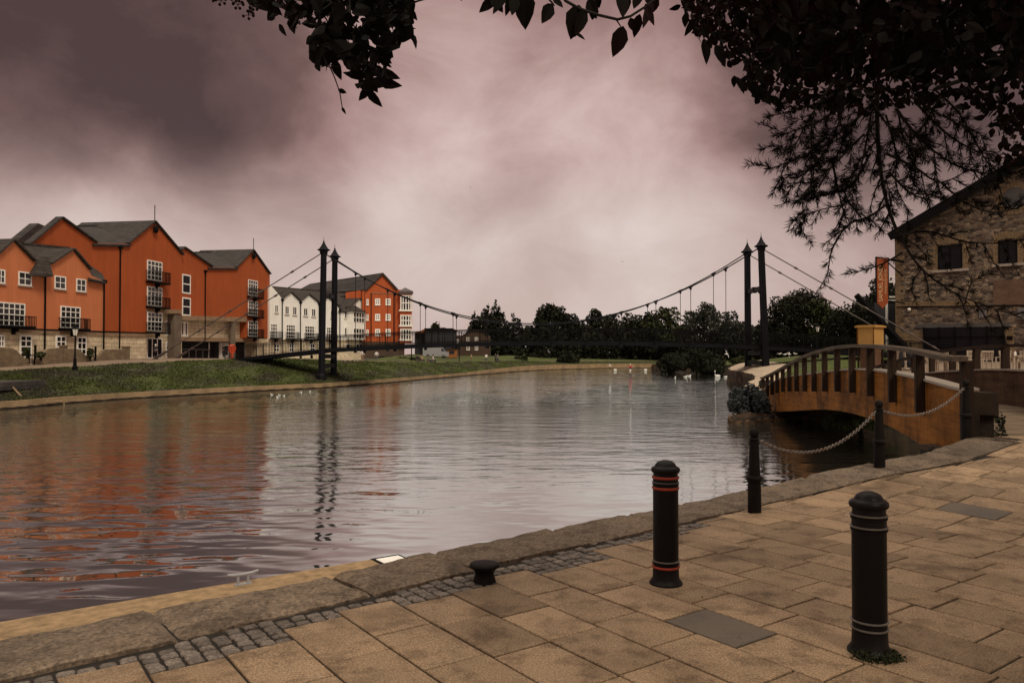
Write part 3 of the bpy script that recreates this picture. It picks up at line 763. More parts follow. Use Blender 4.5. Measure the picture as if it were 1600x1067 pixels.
def roof_slope(Fc, name, e0, e1, r0, r1, run, off=0.0, m='slate', over=.3, back=True):
    """main roof between eave pixels e0,e1 (front) and ridge pixels r0,r1 lying 'run' metres behind"""
    E0, E1 = Fc.P(*e0, off-over), Fc.P(*e1, off-over); R0, R1 = Fc.P(*r0, off+run), Fc.P(*r1, off+run)
    g = MB(); a, b = Vector((E0[0], off-over, E0[1])), Vector((E1[0], off-over, E1[1])); c, d = Vector((R1[0], off+run, R1[1])), Vector((R0[0], off+run, R0[1]))
    g.slab([a, b, c, d], .18)
    if back: g.slab([d, c, Vector((c.x, c.y+run, b.z)), Vector((d.x, d.y+run, a.z))], .18)
    g.bar(d+Vector((0, 0, .05)), c+Vector((0, 0, .05)), .25, .18)
    return g.build(name, M[m], Fc.root)
def wall_part(Fc, pts, off=0.0, back=9, m='orange', name='wall'):
    g = MB(); g.prism(Fc.poly(pts, off), off, off+back); return g.build(name, M[m], Fc.root)

PL0 = (-43.45, 65.0); PL1 = (-35.7, 113.6)       # line of the riverside frontage
# ---- terrace of gabled houses, far left
H = Facade('terraced_house', 'pale orange gabled riverside house with small balconies and a stone ground floor, far left', 'house', (PL0[0]+3.95, PL0[1]-.63), (PL1[0]+3.95, PL1[1]-.63))
wall_part(H, [(-170, 508), (-170, 420), (-60, 405), (-12, 404), (19.7, 376.4), (52, 409), (79, 412), (113, 391), (139, 421), (143, 431), (162, 439), (162, 517.5), (0, 511.5)], 0, .5, 'orange_light')
wall_part(H, [(-170, 508), (-170, 428), (60, 434), (161, 442), (161, 517)], .5, 3.7, 'orange_light', 'rear_wall')
wall_part(H, [(-170, 585), (-170, 507), (0, 511.5), (162, 517.5), (162, 566), (60, 568)], .06, 3.8, 'cream_stone', 'ground_floor_wall')
wall_part(H, [(-170, 513), (-170, 507), (0, 511.3), (162, 517.3), (162, 519.3), (0, 513.5)], -.06, .2, 'dark_metal', 'string_course')
wall_part(H, [(-170, 521), (-170, 513), (0, 513.5), (162, 519.3), (162, 524.3), (0, 519)], -.03, .2, 'cream_band', 'stone_band')
gable_roof(H, 'gable_roof', [(-16, 408), (19.7, 375.5), (53, 409.5)], 0, 3.4, 'tile_roof')
gable_roof(H, 'gable_roof', [(78, 413), (113, 390), (140, 422)], 0, 3.4, 'tile_roof')
roof_slope(H, 'roof', (-170, 414), (142, 424), (-100, 369), (108, 388.5), 3.6, 0, 'tile_roof', over=-.45, back=False)
g = MB(); e = [H.P(x, y, o_) for x, y, o_ in ((56, 427, -.8), (83, 429, -.8), (76, 402, -.02), (62, 401, -.02))]
g.add([(e[0][0], -.8, e[0][1]), (e[1][0], -.8, e[1][1]), (e[2][0], -.02, e[2][1]), (e[3][0], -.02, e[3][1]), (e[0][0], -.02, e[0][1]-.2), (e[1][0], -.02, e[1][1]-.2), (e[0][0], -.8, e[0][1]-.2), (e[1][0], -.8, e[1][1]-.2)], [(0, 1, 2, 3), (0, 3, 4, 6), (1, 5, 2), (6, 7, 1, 0), (6, 4, 5, 7), (4, 3, 2, 5)])
g.build('valley_hood', M['tile_roof'], H.root)
g = MB(); e = [H.P(x, y, o_) for x, y, o_ in ((139, 436, -.45), (166, 441, -.45), (160, 428, 3), (137, 412, 3))]
g.slab([(e[0][0], -.45, e[0][1]), (e[1][0], -.45, e[1][1]), (e[2][0], 3, e[2][1]), (e[3][0], 3, e[3][1])], .2); g.build('eave_roof', M['tile_roof'], H.root)
for (x0, y0, x1, y1, c, r_) in [(-5, 421, 7.5, 443, 2, 2), (28.5, 425, 49, 446.5, 2, 2), (85, 431.5, 102.5, 452, 2, 2), (119, 436, 134, 456, 2, 2), (-60, 420, -44, 441, 2, 2)]: window(H, x0, y0, x1, y1, c, r_, bw=.06, fw=.1)
for (x0, y0, x1, y1, c, r_) in [(-4, 473, 38, 510, 5, 4), (94, 479, 124.5, 513, 4, 4)]: window(H, x0, y0, x1, y1, c, r_, bw=.07, fw=.1, sill=None, proud=.08)
for (x0, y0, x1, y1, c, r_) in [(30, 523.5, 48.5, 559.5, 2, 4), (86.5, 524.5, 102, 543.5, 2, 2), (119.5, 526, 134, 555, 2, 3), (-4, 523, 6, 542.5, 2, 2)]: window(H, x0, y0, x1, y1, c, r_, bw=.09, fw=.13, proud=.1, name='door' if r_ > 2 else 'window', sill=None)
balcony(H, -8, 493, 44, 511.5); balcony(H, 91, 497, 130, 515.5)
pipe(H, 69.5, 428, 546); pipe(H, 161.5, 440, 549)
# ---- large orange block with twin gables
Bf = Facade('apartment_block', 'deep orange block with twin gables and three stacked balconies above each other', 'building', PL0, PL1)
wall_part(Bf, [(20, 512), (20, 400), (47, 382), (95, 341.5), (149, 379.5), (200, 380.5), (240.5, 347), (282, 396), (284, 398), (284, 484), (229, 482.5), (229, 519.6), (163, 517.5)], .35, .42, 'orange')
wall_part(Bf, [(97, 505), (97, 392), (282, 400), (282, 482), (229, 481), (229, 519), (163, 517)], .78, 4, 'orange', 'rear_wall')
wall_part(Bf, [(163, 517.5), (229, 519.6), (229, 562), (163, 566)], .42, 11, 'cream_stone', 'ground_floor_wall')
wall_part(Bf, [(163, 517.2), (229, 519.4), (229, 521.2), (163, 519.2)], .27, .2, 'dark_metal', 'string_course')
wall_part(Bf, [(163, 519.2), (229, 521.2), (229, 526.5), (163, 525.0)], .30, .2, 'cream_band', 'stone_band')
wall_part(Bf, [(229, 482.5), (284, 484), (284, 490), (229, 490)], .30, .4, 'cream_band', 'fascia')
wall_part(Bf, [(229, 490), (284, 490), (284, 562), (229, 562)], 1.3, 9, 'cream_stone', 'recessed_wall')
g = MB(); q0, q1 = Bf.P(272.5, 491, .4), Bf.P(283, 562.5, .4); g.b2((q0[0], .4, q1[1]), (q1[0], 1.25, q0[1])); g.build('column', M['concrete'], Bf.root)
gable_roof(Bf, 'gable_roof', [(20, 403), (95, 340.8), (150, 380)], .35, .45)
gable_roof(Bf, 'gable_roof', [(199, 381), (240.5, 346.5), (285, 399)], .35, 9)
roof_slope(Bf, 'roof', (146, 382), (204, 383), (108, 354.5), (240, 352), 6.5, .35)
g = MB(); e = [Bf.P(x, y, 5) for x, y in ((24, 379), (60, 349), (71, 353.5))]; g.prism([(a[0], a[1]) for a in e]+[(e[2][0]+2, e[0][1])], 5, 6); g.build('rear_roof', M['slate'], Bf.root)
u, z = Bf.P(240.5, 347, .3); g = MB(); g.tube([(u, .2, z-.8), (u, .2, z+1.9)], .05, 6); g.ball((u, .05, z-.85), (.45, .2, .45), 10, 6); g.build('finial', M['dark_metal'], Bf.root)
for (y0, y1, b0, b1) in [(408, 438.5, 423, 442), (448.5, 478.5, 463.5, 481), (488, 517.5, 504, 521)]:
    window(Bf, 229.5, y0, 252.5, y1, 4, 4, .35, bw=.08, fw=.11, sill=None, proud=.09); balcony(Bf, 227.5, b0, 257.5, b1, .35)
pipe(Bf, 187, 387, 545, .35)
window(Bf, 258.5, 500.5, 269.5, 525, 1, 4, 1.3, fw=.22, bw=.14, sill=None, name='stair_window'); window(Bf, 258.5, 533.5, 269.5, 559, 1, 4, 1.3, fw=.22, bw=.14, sill=None, name='door')
window(Bf, 229.5, 528, 253, 560, 3, 1, 1.3, fw=.12, bw=.14, sill=None, name='shopfront', glass='dull_glass')
# ---- second deep orange block, single visible gable, glazed ground floor
Cf = Facade('apartment_block', 'deep orange block with glazed ground floor behind round columns, right of the twin-gabled one', 'building', PL0, PL1)
wall_part(Cf, [(278, 493), (278, 396), (286.5, 387.5), (330, 417), (369, 417.5), (394.5, 391.5), (417, 424.5), (421.5, 428.5), (421.5, 529), (385.5, 528), (385.5, 497), (297, 494)], .6, 12, 'orange')
wall_part(Cf, [(385, 494), (421.3, 495), (421.3, 529), (385, 528)], .605, 1, 'orange', 'corner_wall')
wall_part(Cf, [(285, 493), (386, 496), (386, 503), (285, 500)], .50, .4, 'cream_band', 'fascia')
wall_part(Cf, [(282, 498), (388, 498), (388, 531), (282, 528)], 1.6, 8, 'cream_stone', 'upper_stone_wall')
wall_part(Cf, [(282, 526.5), (404, 529), (404, 534.5), (282, 533)], 1.2, .8, 'cream_band', 'canopy')
wall_part(Cf, [(401, 529), (421.3, 529.5), (421.3, 560), (401, 560)], .65, 8, 'cream_stone', 'ground_floor_wall')
wall_part(Cf, [(284, 533), (402, 534), (402, 561), (284, 562)], 2.4, 7, 'dull_glass', 'glazing')
for px in (363,):
    u, z1 = Cf.P(px, 498, .9); _, z0 = Cf.P(px, 561, .9); g = MB(); g.tube([(u, .9, z0), (u, .9, z1)], .42, 14); g.build('column', M['concrete'], Cf.root)
gable_roof(Cf, 'gable_roof', [(283, 391), (286.5, 387), (331, 417.5)], .6, 8)
gable_roof(Cf, 'gable_roof', [(368, 418), (394.5, 391), (421.5, 429)], .6, 8)
roof_slope(Cf, 'roof', (326, 419), (372, 419.5), (302, 395), (392, 392.5), 6.0, .6)
u, z = Cf.P(395, 391, .5); g = MB(); g.tube([(u, .4, z-.8), (u, .4, z+1.7)], .05, 6); g.ball((u, .3, z-.85), (.45, .2, .45), 10, 6); g.build('finial', M['dark_metal'], Cf.root)
for (y0, y1, b0, b1) in [(438, 462.5, 450, 465.5), (470, 493.5, 483, 496.5), (501.5, 526, 514, 528)]:
    window(Cf, 387.5, y0, 402, y1, 4, 4, .6, bw=.08, fw=.11, sill=None, proud=.09); balcony(Cf, 385.5, b0, 405.5, b1, .6)
for y0, y1 in ((429, 459), (465, 493.5)):
    window(Cf, 284.5, y0, 297.5, y1, 1, 2, .6, fw=.16, bw=.12, sill=None, name='stair_window', glass='dull_glass')
pipe(Cf, 320, 424, 533, .6)
for px, w_ in ((326.5, .14), (343, .14), (383, .16)):
    u, z1 = Cf.P(px, 535, 2.35); _, z0 = Cf.P(px, 559.5, 2.35); g = MB(); g.b2((u-w_/2, 2.28, z0), (u+w_/2, 2.395, z1)); g.build('mullion', M['white_paint'], Cf.root)
window(Cf, 343.5, 535.5, 357.5, 559.5, 1, 1, 2.39, fw=.42, sill=None, name='door', proud=.12)
window(Cf, 282.5, 502, 293, 526, 2, 1, 1.55, fw=.2, bw=.5, sill=None); 
g = MB(); (u0, z1), (u1, z0) = Cf.P(284, 545.5, 1.4), Cf.P(327, 559.5, 1.4)
for z in (z1,): g.bar((u0, 1.4, z), (u1, 1.4, z), .09, .09)
for i in range(5): x = lerp(u0, u1, i/4); g.bar((x, 1.4, z0), (x, 1.4, z1), .09)
g.build('handrail', M['stay_steel'], Cf.root)

# ---- white gabled terrace
W0, W1 = pxD(421, 113.8), pxD(582, 139)
Wf = Facade('white_terrace', 'white rendered terrace with small pointed gables behind the left bridge tower', 'house', W0, W1)
top = [(424, 447), (427, 450), (441, 467), (454, 457.5), (468.5, 471), (482, 460.8), (497, 473), (512, 465.5), (529, 479.5), (531, 486), (546, 486), (546, 480), (560.5, 467.5), (572, 467)]
wall_part(Wf, [(421, 562), (421, 447)]+top+[(572, 562)], 0, .5, 'white_wall')
wall_part(Wf, [(421, 562), (421, 472), (571, 489), (571, 562)], .5, 8, 'white_wall', 'rear_wall')
for a, b, c in (((440, 467.5), (454, 457), (469, 471.5)), ((468, 471.5), (482, 460.3), (498, 473.5)), ((496, 473.5), (512, 465), (530, 480)), ((545, 481), (560.5, 467), (573, 474))): gable_roof(Wf, 'gable_roof', [a, b, c], 0, 5, 'tile_roof')
roof_slope(Wf, 'roof', (424, 464), (530, 479), (424, 448.5), (545, 459), 5.5, .1, 'tile_roof', over=-.4)
roof_slope(Wf, 'roof', (529, 487), (548, 487), (531, 464), (556, 462), 4.0, 0, 'tile_roof')
wall_part(Wf, [(421, 533.5), (421, 530), (572, 532), (572, 534.5)], -.06, .2, 'cream_band', 'string_course')
wall_part(Wf, [(421, 562), (421, 533.5), (572, 534.5), (572, 562)], -.03, .1, 'cream_stone', 'ground_floor_wall')
for x0, y0, x1, y1 in [(429, 476, 434.5, 489), (445, 478, 451.5, 491.5), (457, 479, 463.5, 492.5), (474, 481, 480.5, 494), (486.5, 482, 493, 495), (501, 484, 506, 496), (516, 485, 521, 497), (538, 487.5, 545, 498), (538, 511.5, 545, 524)]: window(Wf, x0, y0, x1, y1, 2, 1, fw=.12, bw=.1)
for x0, y0, x1, y1 in [(422.5, 505.5, 433, 528), (447, 507, 461, 529), (476, 509, 491, 530), (510, 511, 519, 530)]:
    window(Wf, x0, y0, x1, y1, 4 if x1-x0 > 10 else 3, 4, fw=.13, bw=.1, sill=None); balcony(Wf, x0-1, (y0+y1)/2+1.5, x1+3, y1+1.5)
for x0, x1 in ((428, 436), (452, 459), (484, 492), (540, 547), (556, 566)): window(Wf, x0, 537, x1, 550, 2, 2, -.03, fw=.12, bw=.1, sill=None)
for px, y0 in ((440.5, 469), (469, 473), (498, 475), (530.5, 484)): pipe(Wf, px, y0, 548)
# projecting glazed bay with little hipped roof
(u0, z1), (u1, z0) = Wf.P(550, 487, -1.2), Wf.P(571, 531, -1.2)
g = MB(); g.b2((u0, -1.2, z0), (u1, 0, z1)); bay = g.build('bay', M['white_paint'], Wf.root)
g = MB(); m_ = (u0+u1)/2; zt = z1+1.25; g.add([(u0-.25, -1.5, z1), (u1+.25, -1.5, z1), (u1+.25, .1, z1), (u0-.25, .1, z1), (m_, -.3, zt)], [(0, 1, 4), (1, 2, 4), (2, 3, 4), (3, 0, 4), (0, 3, 2, 1)]); g.build('bay_roof', M['tile_roof'], bay)
for (ya, yb) in ((488, 504.5), (513, 529.5)): window(Wf, 552, ya, 569, yb, 4, 2, -1.2, fw=.12, bw=.14, sill=None)

# ---- orange block seen end-on with glazed corner bay
O0, O1 = pxD(566, 135.2), pxD(632, 136.8)
Of = Facade('gabled_block', 'bright orange end-gabled block with arched white windows and a glazed corner bay', 'building', O0, O1)
wall_part(Of, [(566, 534), (566, 455), (570, 454), (571, 452), (598.5, 428), (621, 451), (623, 452.5), (632, 453), (632, 534)], 0, 16, 'orange_bright')
wall_part(Of, [(566, 560), (566, 534), (632, 534), (632, 560)], .1, 14, 'brick_far', 'ground_floor_wall')
g = MB(); qa = Of.P(571, 453, 0); qb = Of.P(598.5, 427.3, 0); qc = Of.P(622, 452, 0); qd = Of.P(540, 456, 0)
rdg0 = Vector((qb[0], -.4, qb[1]+.1)); rb = Of.L(atY(484, 443.5, 165)); 
ev0 = Vector((qa[0], -.4, qa[1])); eb = Of.L(atY(452, 461, 160))
g.slab([ev0, rdg0, rb, eb], .25); g.slab([rdg0, Vector((qc[0], -.4, qc[1])), rb+Vector((8, 2, -4)), rb], .25); g.build('roof', M['slate'], Of.root)
wall_part(Of, [(540, 534), (540, 457), (571, 453), (571, 534)], 1.2, 10, 'orange_bright', 'side_wing')
for y0, y1 in ((466.5, 476.5), (490.5, 500.5), (514, 524.5)):
    for x0, x1 in ((586, 594), (602.5, 610.5)): window(Of, x0, y0, x1, y1, 2, 2, 0, fw=.22, bw=.16, sill='white_paint')
    window(Of, 572.5, y0+1, 576, y1, 1, 2, 0, fw=.15, bw=.1, sill='white_paint')
wall_part(Of, [(580, 457.5), (616, 458.3), (616, 459.4), (580, 458.6)], -.08, .1, 'cream_band', 'string_course')
for px in (580, 615.5): pipe(Of, px, 458, 534, 0, False)
(u0, z1), (u1, z0) = Of.P(625, 459, -1.0), Of.P(643.5, 536, -1.0)
g = MB(); g.b2((u0, -1.0, z0), (u1, 3.2, z1)); bay = g.build('corner_bay', M['orange_bright'], Of.root)
g = MB(); g.b2((u0-.2, -1.3, z1), (u1+.2, 3.4, z1+.45)); g.add([(u0-.2, -1.3, z1+.45), (u1+.2, -1.3, z1+.45), (u1+.2, 3.4, z1+.45), (u0-.2, 3.4, z1+.45), ((u0+u1)/2, 1, z1+1.3)], [(0, 1, 4), (1, 2, 4), (2, 3, 4), (3, 0, 4)]); g.build('bay_roof', M['stay_steel'], bay)
for (ya, yb) in ((461, 485.5), (492, 509.5), (513.5, 531.5)):
    window(Of, 625.5, ya, 643, yb, 4, 2, -1.0, fw=.2, bw=.16, sill=None, glass='glass')
    g = MB(); _, za = Of.P(634, yb+.8, -1.3); g.b2((u0-.15, -1.3, za), (u1+.15, 3.3, za+.28)); g.build('ledge', M['white_paint'], bay)

# ---- distant buildings left of the trees
Df = Facade('dark_clad_building', 'charcoal clad box-like building with rust coloured upper corner, beyond the lawn', 'building', pxD(648, 150), pxD(708, 150))
wall_part(Df, [(648, 562), (648, 520), (668, 520), (668, 562)], 2, 12, 'charcoal'); wall_part(Df, [(664, 562), (664, 514.5), (705.5, 514.5), (705.5, 562)], 0, 14, 'charcoal', 'tower_wall')
wall_part(Df, [(649, 520.5), (649, 518.8), (655, 518.3), (664, 513), (664, 520.5)], 1, 12, 'rust_orange', 'upper_storey')
wall_part(Df, [(663, 514.8), (663, 512.8), (707, 512.8), (707, 514.8)], -.3, 14.5, 'dull_glass', 'parapet')
for x in (674, 684, 694): wall_part(Df, [(x, 555), (x, 518), (x+.7, 518), (x+.7, 555)], -.06, .1, 'dark_metal', 'panel_seam')
Kf = Facade('kiosk', 'small ochre kiosk at the right foot of the charcoal building', 'kiosk', pxD(699, 140), pxD(713, 140))
wall_part(Kf, [(699, 559), (699, 545), (713, 545), (713, 559)], 0, 3, 'rust_orange'); wall_part(Kf, [(698, 545.2), (698, 543.6), (714, 543.6), (714, 545.2)], -.3, 3.6, 'charcoal', 'roof')
window(Kf, 702, 548, 710, 553, 2, 1, 0, fw=.1, bw=.08, frame='charcoal', sill=None)
Ef = Facade('brick_house', 'brown brick gabled house between the charcoal building and the trees', 'house', pxD(706, 175), pxD(765, 175))
wall_part(Ef, [(706, 560), (706, 524), (725, 524), (735, 517), (752, 517), (760, 524), (765, 524), (765, 560)], 0, 9, 'brick_far')
gable_roof(Ef, 'roof', [(724, 525), (736, 516.5), (752, 516.5), (762, 525)], 0, 9, 'tile_roof')
for x0, y0, x1, y1 in ((729, 527, 734, 533), (742, 527, 747, 533), (712, 530, 717, 536), (729, 540, 734, 547), (742, 540, 747, 547)): window(Ef, x0, y0, x1, y1, 2, 1, fw=.12, bw=.1)
Ff = Facade('pale_house', 'pale cream house glimpsed between the two right bridge columns', 'house', pxD(1172, 230), pxD(1200, 225))
wall_part(Ff, [(1172, 560), (1172, 517), (1200, 517), (1200, 560)], 0, 9, 'pale_far'); gable_roof(Ff, 'roof', [(1170, 518), (1186, 507), (1202, 518)], 0, 9, 'slate')
for x in (1177, 1184, 1191): window(Ff, x, 523, x+4, 530, 1, 2, fw=.15, bw=.1)
# white van and board near the kiosk
# ---- rubble stone warehouse, right
S0 = pxD(1400, 72.0); S1 = (S0[0]+.73*30, S0[1]-.68*30)
Sf = Facade('stone_warehouse', 'brown rubble stone gabled warehouse with yellow brick window surrounds, on the right', 'building', S0, S1)
wall_part(Sf, [(1400, 590), (1400, 367), (1600, 254), (1760, 160), (2100, 250), (2100, 700)], 0, 26, 'rubble')
g = MB(); a = Sf.P(1394, 368); b = Sf.P(1765, 152); c = Sf.P(2120, 240)
for p, q in ((a, b), (b, c)):
    g.slab([Vector((p[0], -.9, p[1]+.2)), Vector((q[0], -.9, q[1]+.2)), Vector((q[0], 27, q[1]+.2)), Vector((p[0], 27, p[1]+.2))], .75)
g.build('roof', M['slate'], Sf.root)
g = MB(); g.bar((a[0], -.95, a[1]-.25), (b[0], -.95, b[1]-.25), .15, .75); g.build('verge_board', M['dark_metal'], Sf.root)
# brick quoins at the left corner
g = MB(); q0 = Sf.P(1400.5, 367); q1 = Sf.P(1411, 590)
z = .3; k = 0
while z < q0[1]-.4: w_ = .75 if k % 2 else .45; g.b2((-.02, -.035, z), (w_, .3, z+.42)); z += .44; k += 1
g.build('quoin', M['yellow_brick'], Sf.root)
def surround(x0, y0, x1, y1, head=True):
    (u0, _), (u1, _) = Sf.P(x0, y0), Sf.P(x1, y1); _, z1 = Sf.P((x0+x1)/2, y0); _, z0 = Sf.P((x0+x1)/2, y1)
    g = MB(); k = 0; z = z0
    while z < z1-.02:
        h = min(.28, z1-z); w_ = .62 if k % 2 else .42; g.b2((u0-w_, -.03, z+.005), (u0, .2, z+h)); g.b2((u1, -.03, z+.005), (u1+w_, .2, z+h)); z += h; k += 1
    if head:
        n_ = 11
        for i in range(n_):
            t = (i+.5)/n_; x = lerp(u0-.35, u1+.35, t); ang = (t-.5)*.8
            g.box((x, .08, z1+.30+.16*(1-(2*t-1)**2)), ((u1-u0+.7)/n_-.02, .24, .62), rot=Matrix.Rotation(ang, 3, 'Y'))
    return g.build('brick_surround', M['yellow_brick'], Sf.root), u0, u1, z0, z1
for x0, y0, x1, y1 in ((1465.5, 383, 1504, 421), (1559.5, 376, 1590, 412)):
    surround(x0, y0, x1, y1); window(Sf, x0, y0, x1, y1, 2, 1, 0, fw=.12, bw=.12, frame='dark_metal', glass='dull_glass', sill=None, proud=.06)
    (u0, z0), (u1, _) = Sf.P(x0-9, y1, 0), Sf.P(x1+10, y1, 0); _, z0 = Sf.P((x0+x1)/2, y1, 0)
    g = MB(); g.b2((u0, -.16, z0-.22), (u1, .1, z0)); g.build('sill', M['sill_stone'], Sf.root)
# round plate high in the gable
u, z = Sf.P(1585, 310); g = MB(); g.lathe([(.9, 0), (.9, .08), (.82, .10), (.0001, .10)], n=28); o = g.build('round_vent', M['lintel'], Sf.root, loc=(u, -.02, z)); o.rotation_euler = (R(90), 0, 0)
g = MB()
for k in range(26):
    t = 2*math.pi*k/26; g.box((u+math.cos(t)*1.15, .05, z+math.sin(t)*1.15), (.46, .18, .25), rot=Matrix.Rotation(-t, 3, 'Y'))
g.build('brick_ring', M['yellow_brick'], Sf.root)
# ochre band, dark string line, glazed restaurant opening
wall_part(Sf, [(1400.5, 478.5), (1400.5, 471.5), (1530, 469), (1530, 477.5)], -.02, .1, 'yellow_brick', 'brick_band')
wall_part(Sf, [(1400.5, 480.3), (1400.5, 478.8), (1620, 476.3), (1620, 478.0)], -.09, .12, 'dark_metal', 'string_course')
wall_part(Sf, [(1432, 512.5), (1432, 506.5), (1578, 504), (1578, 510)], -.10, .3, 'lintel', 'lintel')
(u0, z1), (u1, z0) = Sf.P(1444, 511.5), Sf.P(1569, 580)
g = MB(); g.b2((u0, -.05, z0), (u1, .1, z1)); og = g.build('restaurant_front', M['dull_glass'], Sf.root)
g = MB()
for i in range(6): x = lerp(u0, u1, i/5); g.b2((x-.07, -.12, z0), (x+.07, -.05, z1))
g.b2((u0, -.12, z1-1.0), (u1, -.06, z1-.88)); g.build('frame', M['dark_metal'], og)
wall_part(Sf, [(1400.5, 590), (1400.5, 520), (1443.5, 519), (1443.5, 590)], -.02, .1, 'yellow_brick', 'brick_pier')
wall_part(Sf, [(1569.5, 590), (1569.5, 510), (1584, 509.7), (1584, 590)], -.02, .1, 'yellow_brick', 'brick_pier')
for x0, y0, x1, y1, m_ in ((1529, 484.5, 1541, 496, 'plaque'), (1590, 481, 1610, 499, 'plaque'), (1573, 525, 1582, 531, 'dark_metal')):
    wall_part(Sf, [(x0, y1), (x0, y0), (x1, y0), (x1, y1)], -.08, .1, m_, 'wall_plaque')
wall_part(Sf, [(1552, 476), (1552, 439), (1640, 433), (1640, 476)], -.02, .06, 'cream_band', 'brick_patch').data.materials[0] = mat('patched_brick', (.135, .082, .054), .9, .4, 1.5, .4, 10)
g = MB(); u, z = Sf.P(1422, 484); g.ball((u, -.3, z), (.16, .2, .16), 8, 6); u2, z2 = u, z; g.bar((u, 0, z+.1), (u, -.3, z+.1), .06); g.build('wall_lamp', M['lamp_glass'], Sf.root)
# things beyond the corner: white boarded verandah rails
for y in (430, 440, 452, 463, 469.5):
    p = atY(1386, y, 84); q = atY(1401, y+.6, 84)
g = MB()
V = Facade('verandah', 'pale railed verandah behind the left corner of the stone warehouse', 'verandah', pxD(1384, 86), pxD(1412, 86), z=.8)
g = MB()
for y in (432.5, 440.5, 464, 469.5):
    u0, z0 = V.P(1385, y); u1, _ = V.P(1410, y); g.bar((u0, 0, z0-0), (u1, 0, z0), .12, .16)
g.build('rail', M['white_paint'], V.root)
u0, z1 = V.P(1385, 431); u1, z0 = V.P(1410, 585); g = MB()
for x in (u0, u1): g.bar((x, 0, z0), (x, 0, z1), .18)
g.build('post', M['white_paint'], V.root); g = MB(); g.b2((u0, .1, z0), (u1, 3, V.P(1385, 470)[1])); g.build('room', M['charcoal'], V.root)
# hanging sign on its bracket
SD = 68.5
Gs = Facade('hanging_sign', 'tall narrow rust orange banner sign with upright letters hung from the warehouse corner', 'sign', pxD(1369.5, SD), pxD(1387.5, SD))
(u0, z1), (u1, z0) = Gs.P(1369.5, 404), Gs.P(1387.3, 482)
g = MB(); g.b2((u0, -.06, z0+.5), (u1, .06, z1)); g.add([(u0, -.06, z0+.5), (u1, -.06, z0+.5), ((u0+u1)/2, -.06, z0), (u0, .06, z0+.5), (u1, .06, z0+.5), ((u0+u1)/2, .06, z0)], [(0, 1, 2), (3, 5, 4), (0, 2, 5, 3), (1, 4, 5, 2)]); g.build('panel', M['sign_orange'], Gs.root)
g = MB(); zt = Gs.P(1378, 402.5)[1]; uw = Gs.L((S0[0], S0[1], 0)).x
g.bar((u0-.05, 0, zt), (u0+4.2, 3.2, zt), .12, .16); g.bar((u0-.05, 0, z0+.5), (u0-.05, 0, zt), .1); g.bar((u1+.05, 0, z0+.9), (u1+.05, 0, zt), .1); g.bar((u0+1.2, .9, zt-.1), (u0+4.0, 3.1, zt-1.4), .08)
g.bar((u1+.05, 0, Gs.P(1388, 470)[1]), (u0+4.2, 3.2, Gs.P(1388, 470)[1]), .1)
g.build('bracket', M['dark_metal'], Gs.root)
def lettering(txt, size, loc, rot, m, parent, name='lettering', extrude=.01, sx=1.0):
    cu = bpy.data.curves.new(name, 'FONT'); cu.body = txt; cu.size = size; cu.extrude = extrude; cu.align_x = 'LEFT'; cu.align_y = 'CENTER'
    tmp = bpy.data.objects.new(name, cu); COL.objects.link(tmp); dg = bpy.context.evaluated_depsgraph_get()
    me = bpy.data.meshes.new_from_object(tmp.evaluated_get(dg)); bpy.data.objects.remove(tmp); me.materials.clear(); me.materials.append(m)
    o = bpy.data.objects.new(name, me); COL.objects.link(o); o.parent = parent; o.location = loc; o.rotation_euler = rot; o.scale = (sx, 1, 1); return o
# baseline runs upwards: letters rotated a quarter turn
lettering('SAMUEL JONES', .52, (lerp(u0, u1, .33), -.075, z0+.62), (R(90), R(-90), 0), M['sign_letter'], Gs.root, sx=(z1-z0-.75)/(.52*7.75))
lettering('SMOKE & ALE HOUSE', .24, (lerp(u0, u1, .78), -.075, z0+1.3), (R(90), R(-90), 0), M['sign_letter'], Gs.root, sx=.95)
# ================================================================== suspension footbridge
SB = empty('suspension_bridge', 'dark steel suspension footbridge spanning the river between paired slender towers', 'bridge', (-17.08, 69, -.3), 0)
def W2(root, p): return Vector(p)-root.location
def sbuild(g, name, m='tower_paint', parent=None, smooth=False):
    off = SB.location; g.v = [(x-off.x, y-off.y, z-off.z) for x, y, z in g.v]
    return g.build(name, M[m], parent or SB, smooth)
colsx = [((-17.12, 69.0, -.5), (-16.95, 69.0), 11.05, 1.0), ((-17.02, 73.3, -.4), (-16.95, 73.3), 11.0, 1.0), ((21.56, 65.2, .1), (21.2, 65.2), 10.85, 1.0), ((21.28, 69.2, .2), (21.25, 69.2), 10.9, 1.0)]
tops = []
for (bx, by, bz), (tx, ty), tz, sc_ in colsx:
    g = MB(); pb, pt = Vector((bx, by, bz)), Vector((tx, ty, tz))
    g.tube([pb, pt], [.31, .26], 8)
    for a in range(4):
        ox, oy = math.cos(R(45+90*a))*.29, math.sin(R(45+90*a))*.29; o2 = Vector((ox, oy, 0))
        g.bar(pb+o2, pt+o2*.85, .09, .09)
    g.lathe([(.48, 0), (.48, .35), (.36, .5)], (bx, by, bz+.05), 8)
    c = sbuild(g, 'tower_column')
    g = MB(); g.lathe([(.30, -.25), (.36, -.12), (.36, 0), (.56, .08), (.58, .14), (.42, .22), (.30, .38), (.19, .56), (.11, .74), (.06, .82), (.09, .86), (.045, .92), (.02, 1.0), (.015, 1.25), (.001, 1.32)], (tx, ty, tz), 12, R(15))
    sbuild(g, 'cap', parent=c); tops.append(Vector((tx, ty, tz-.05)))
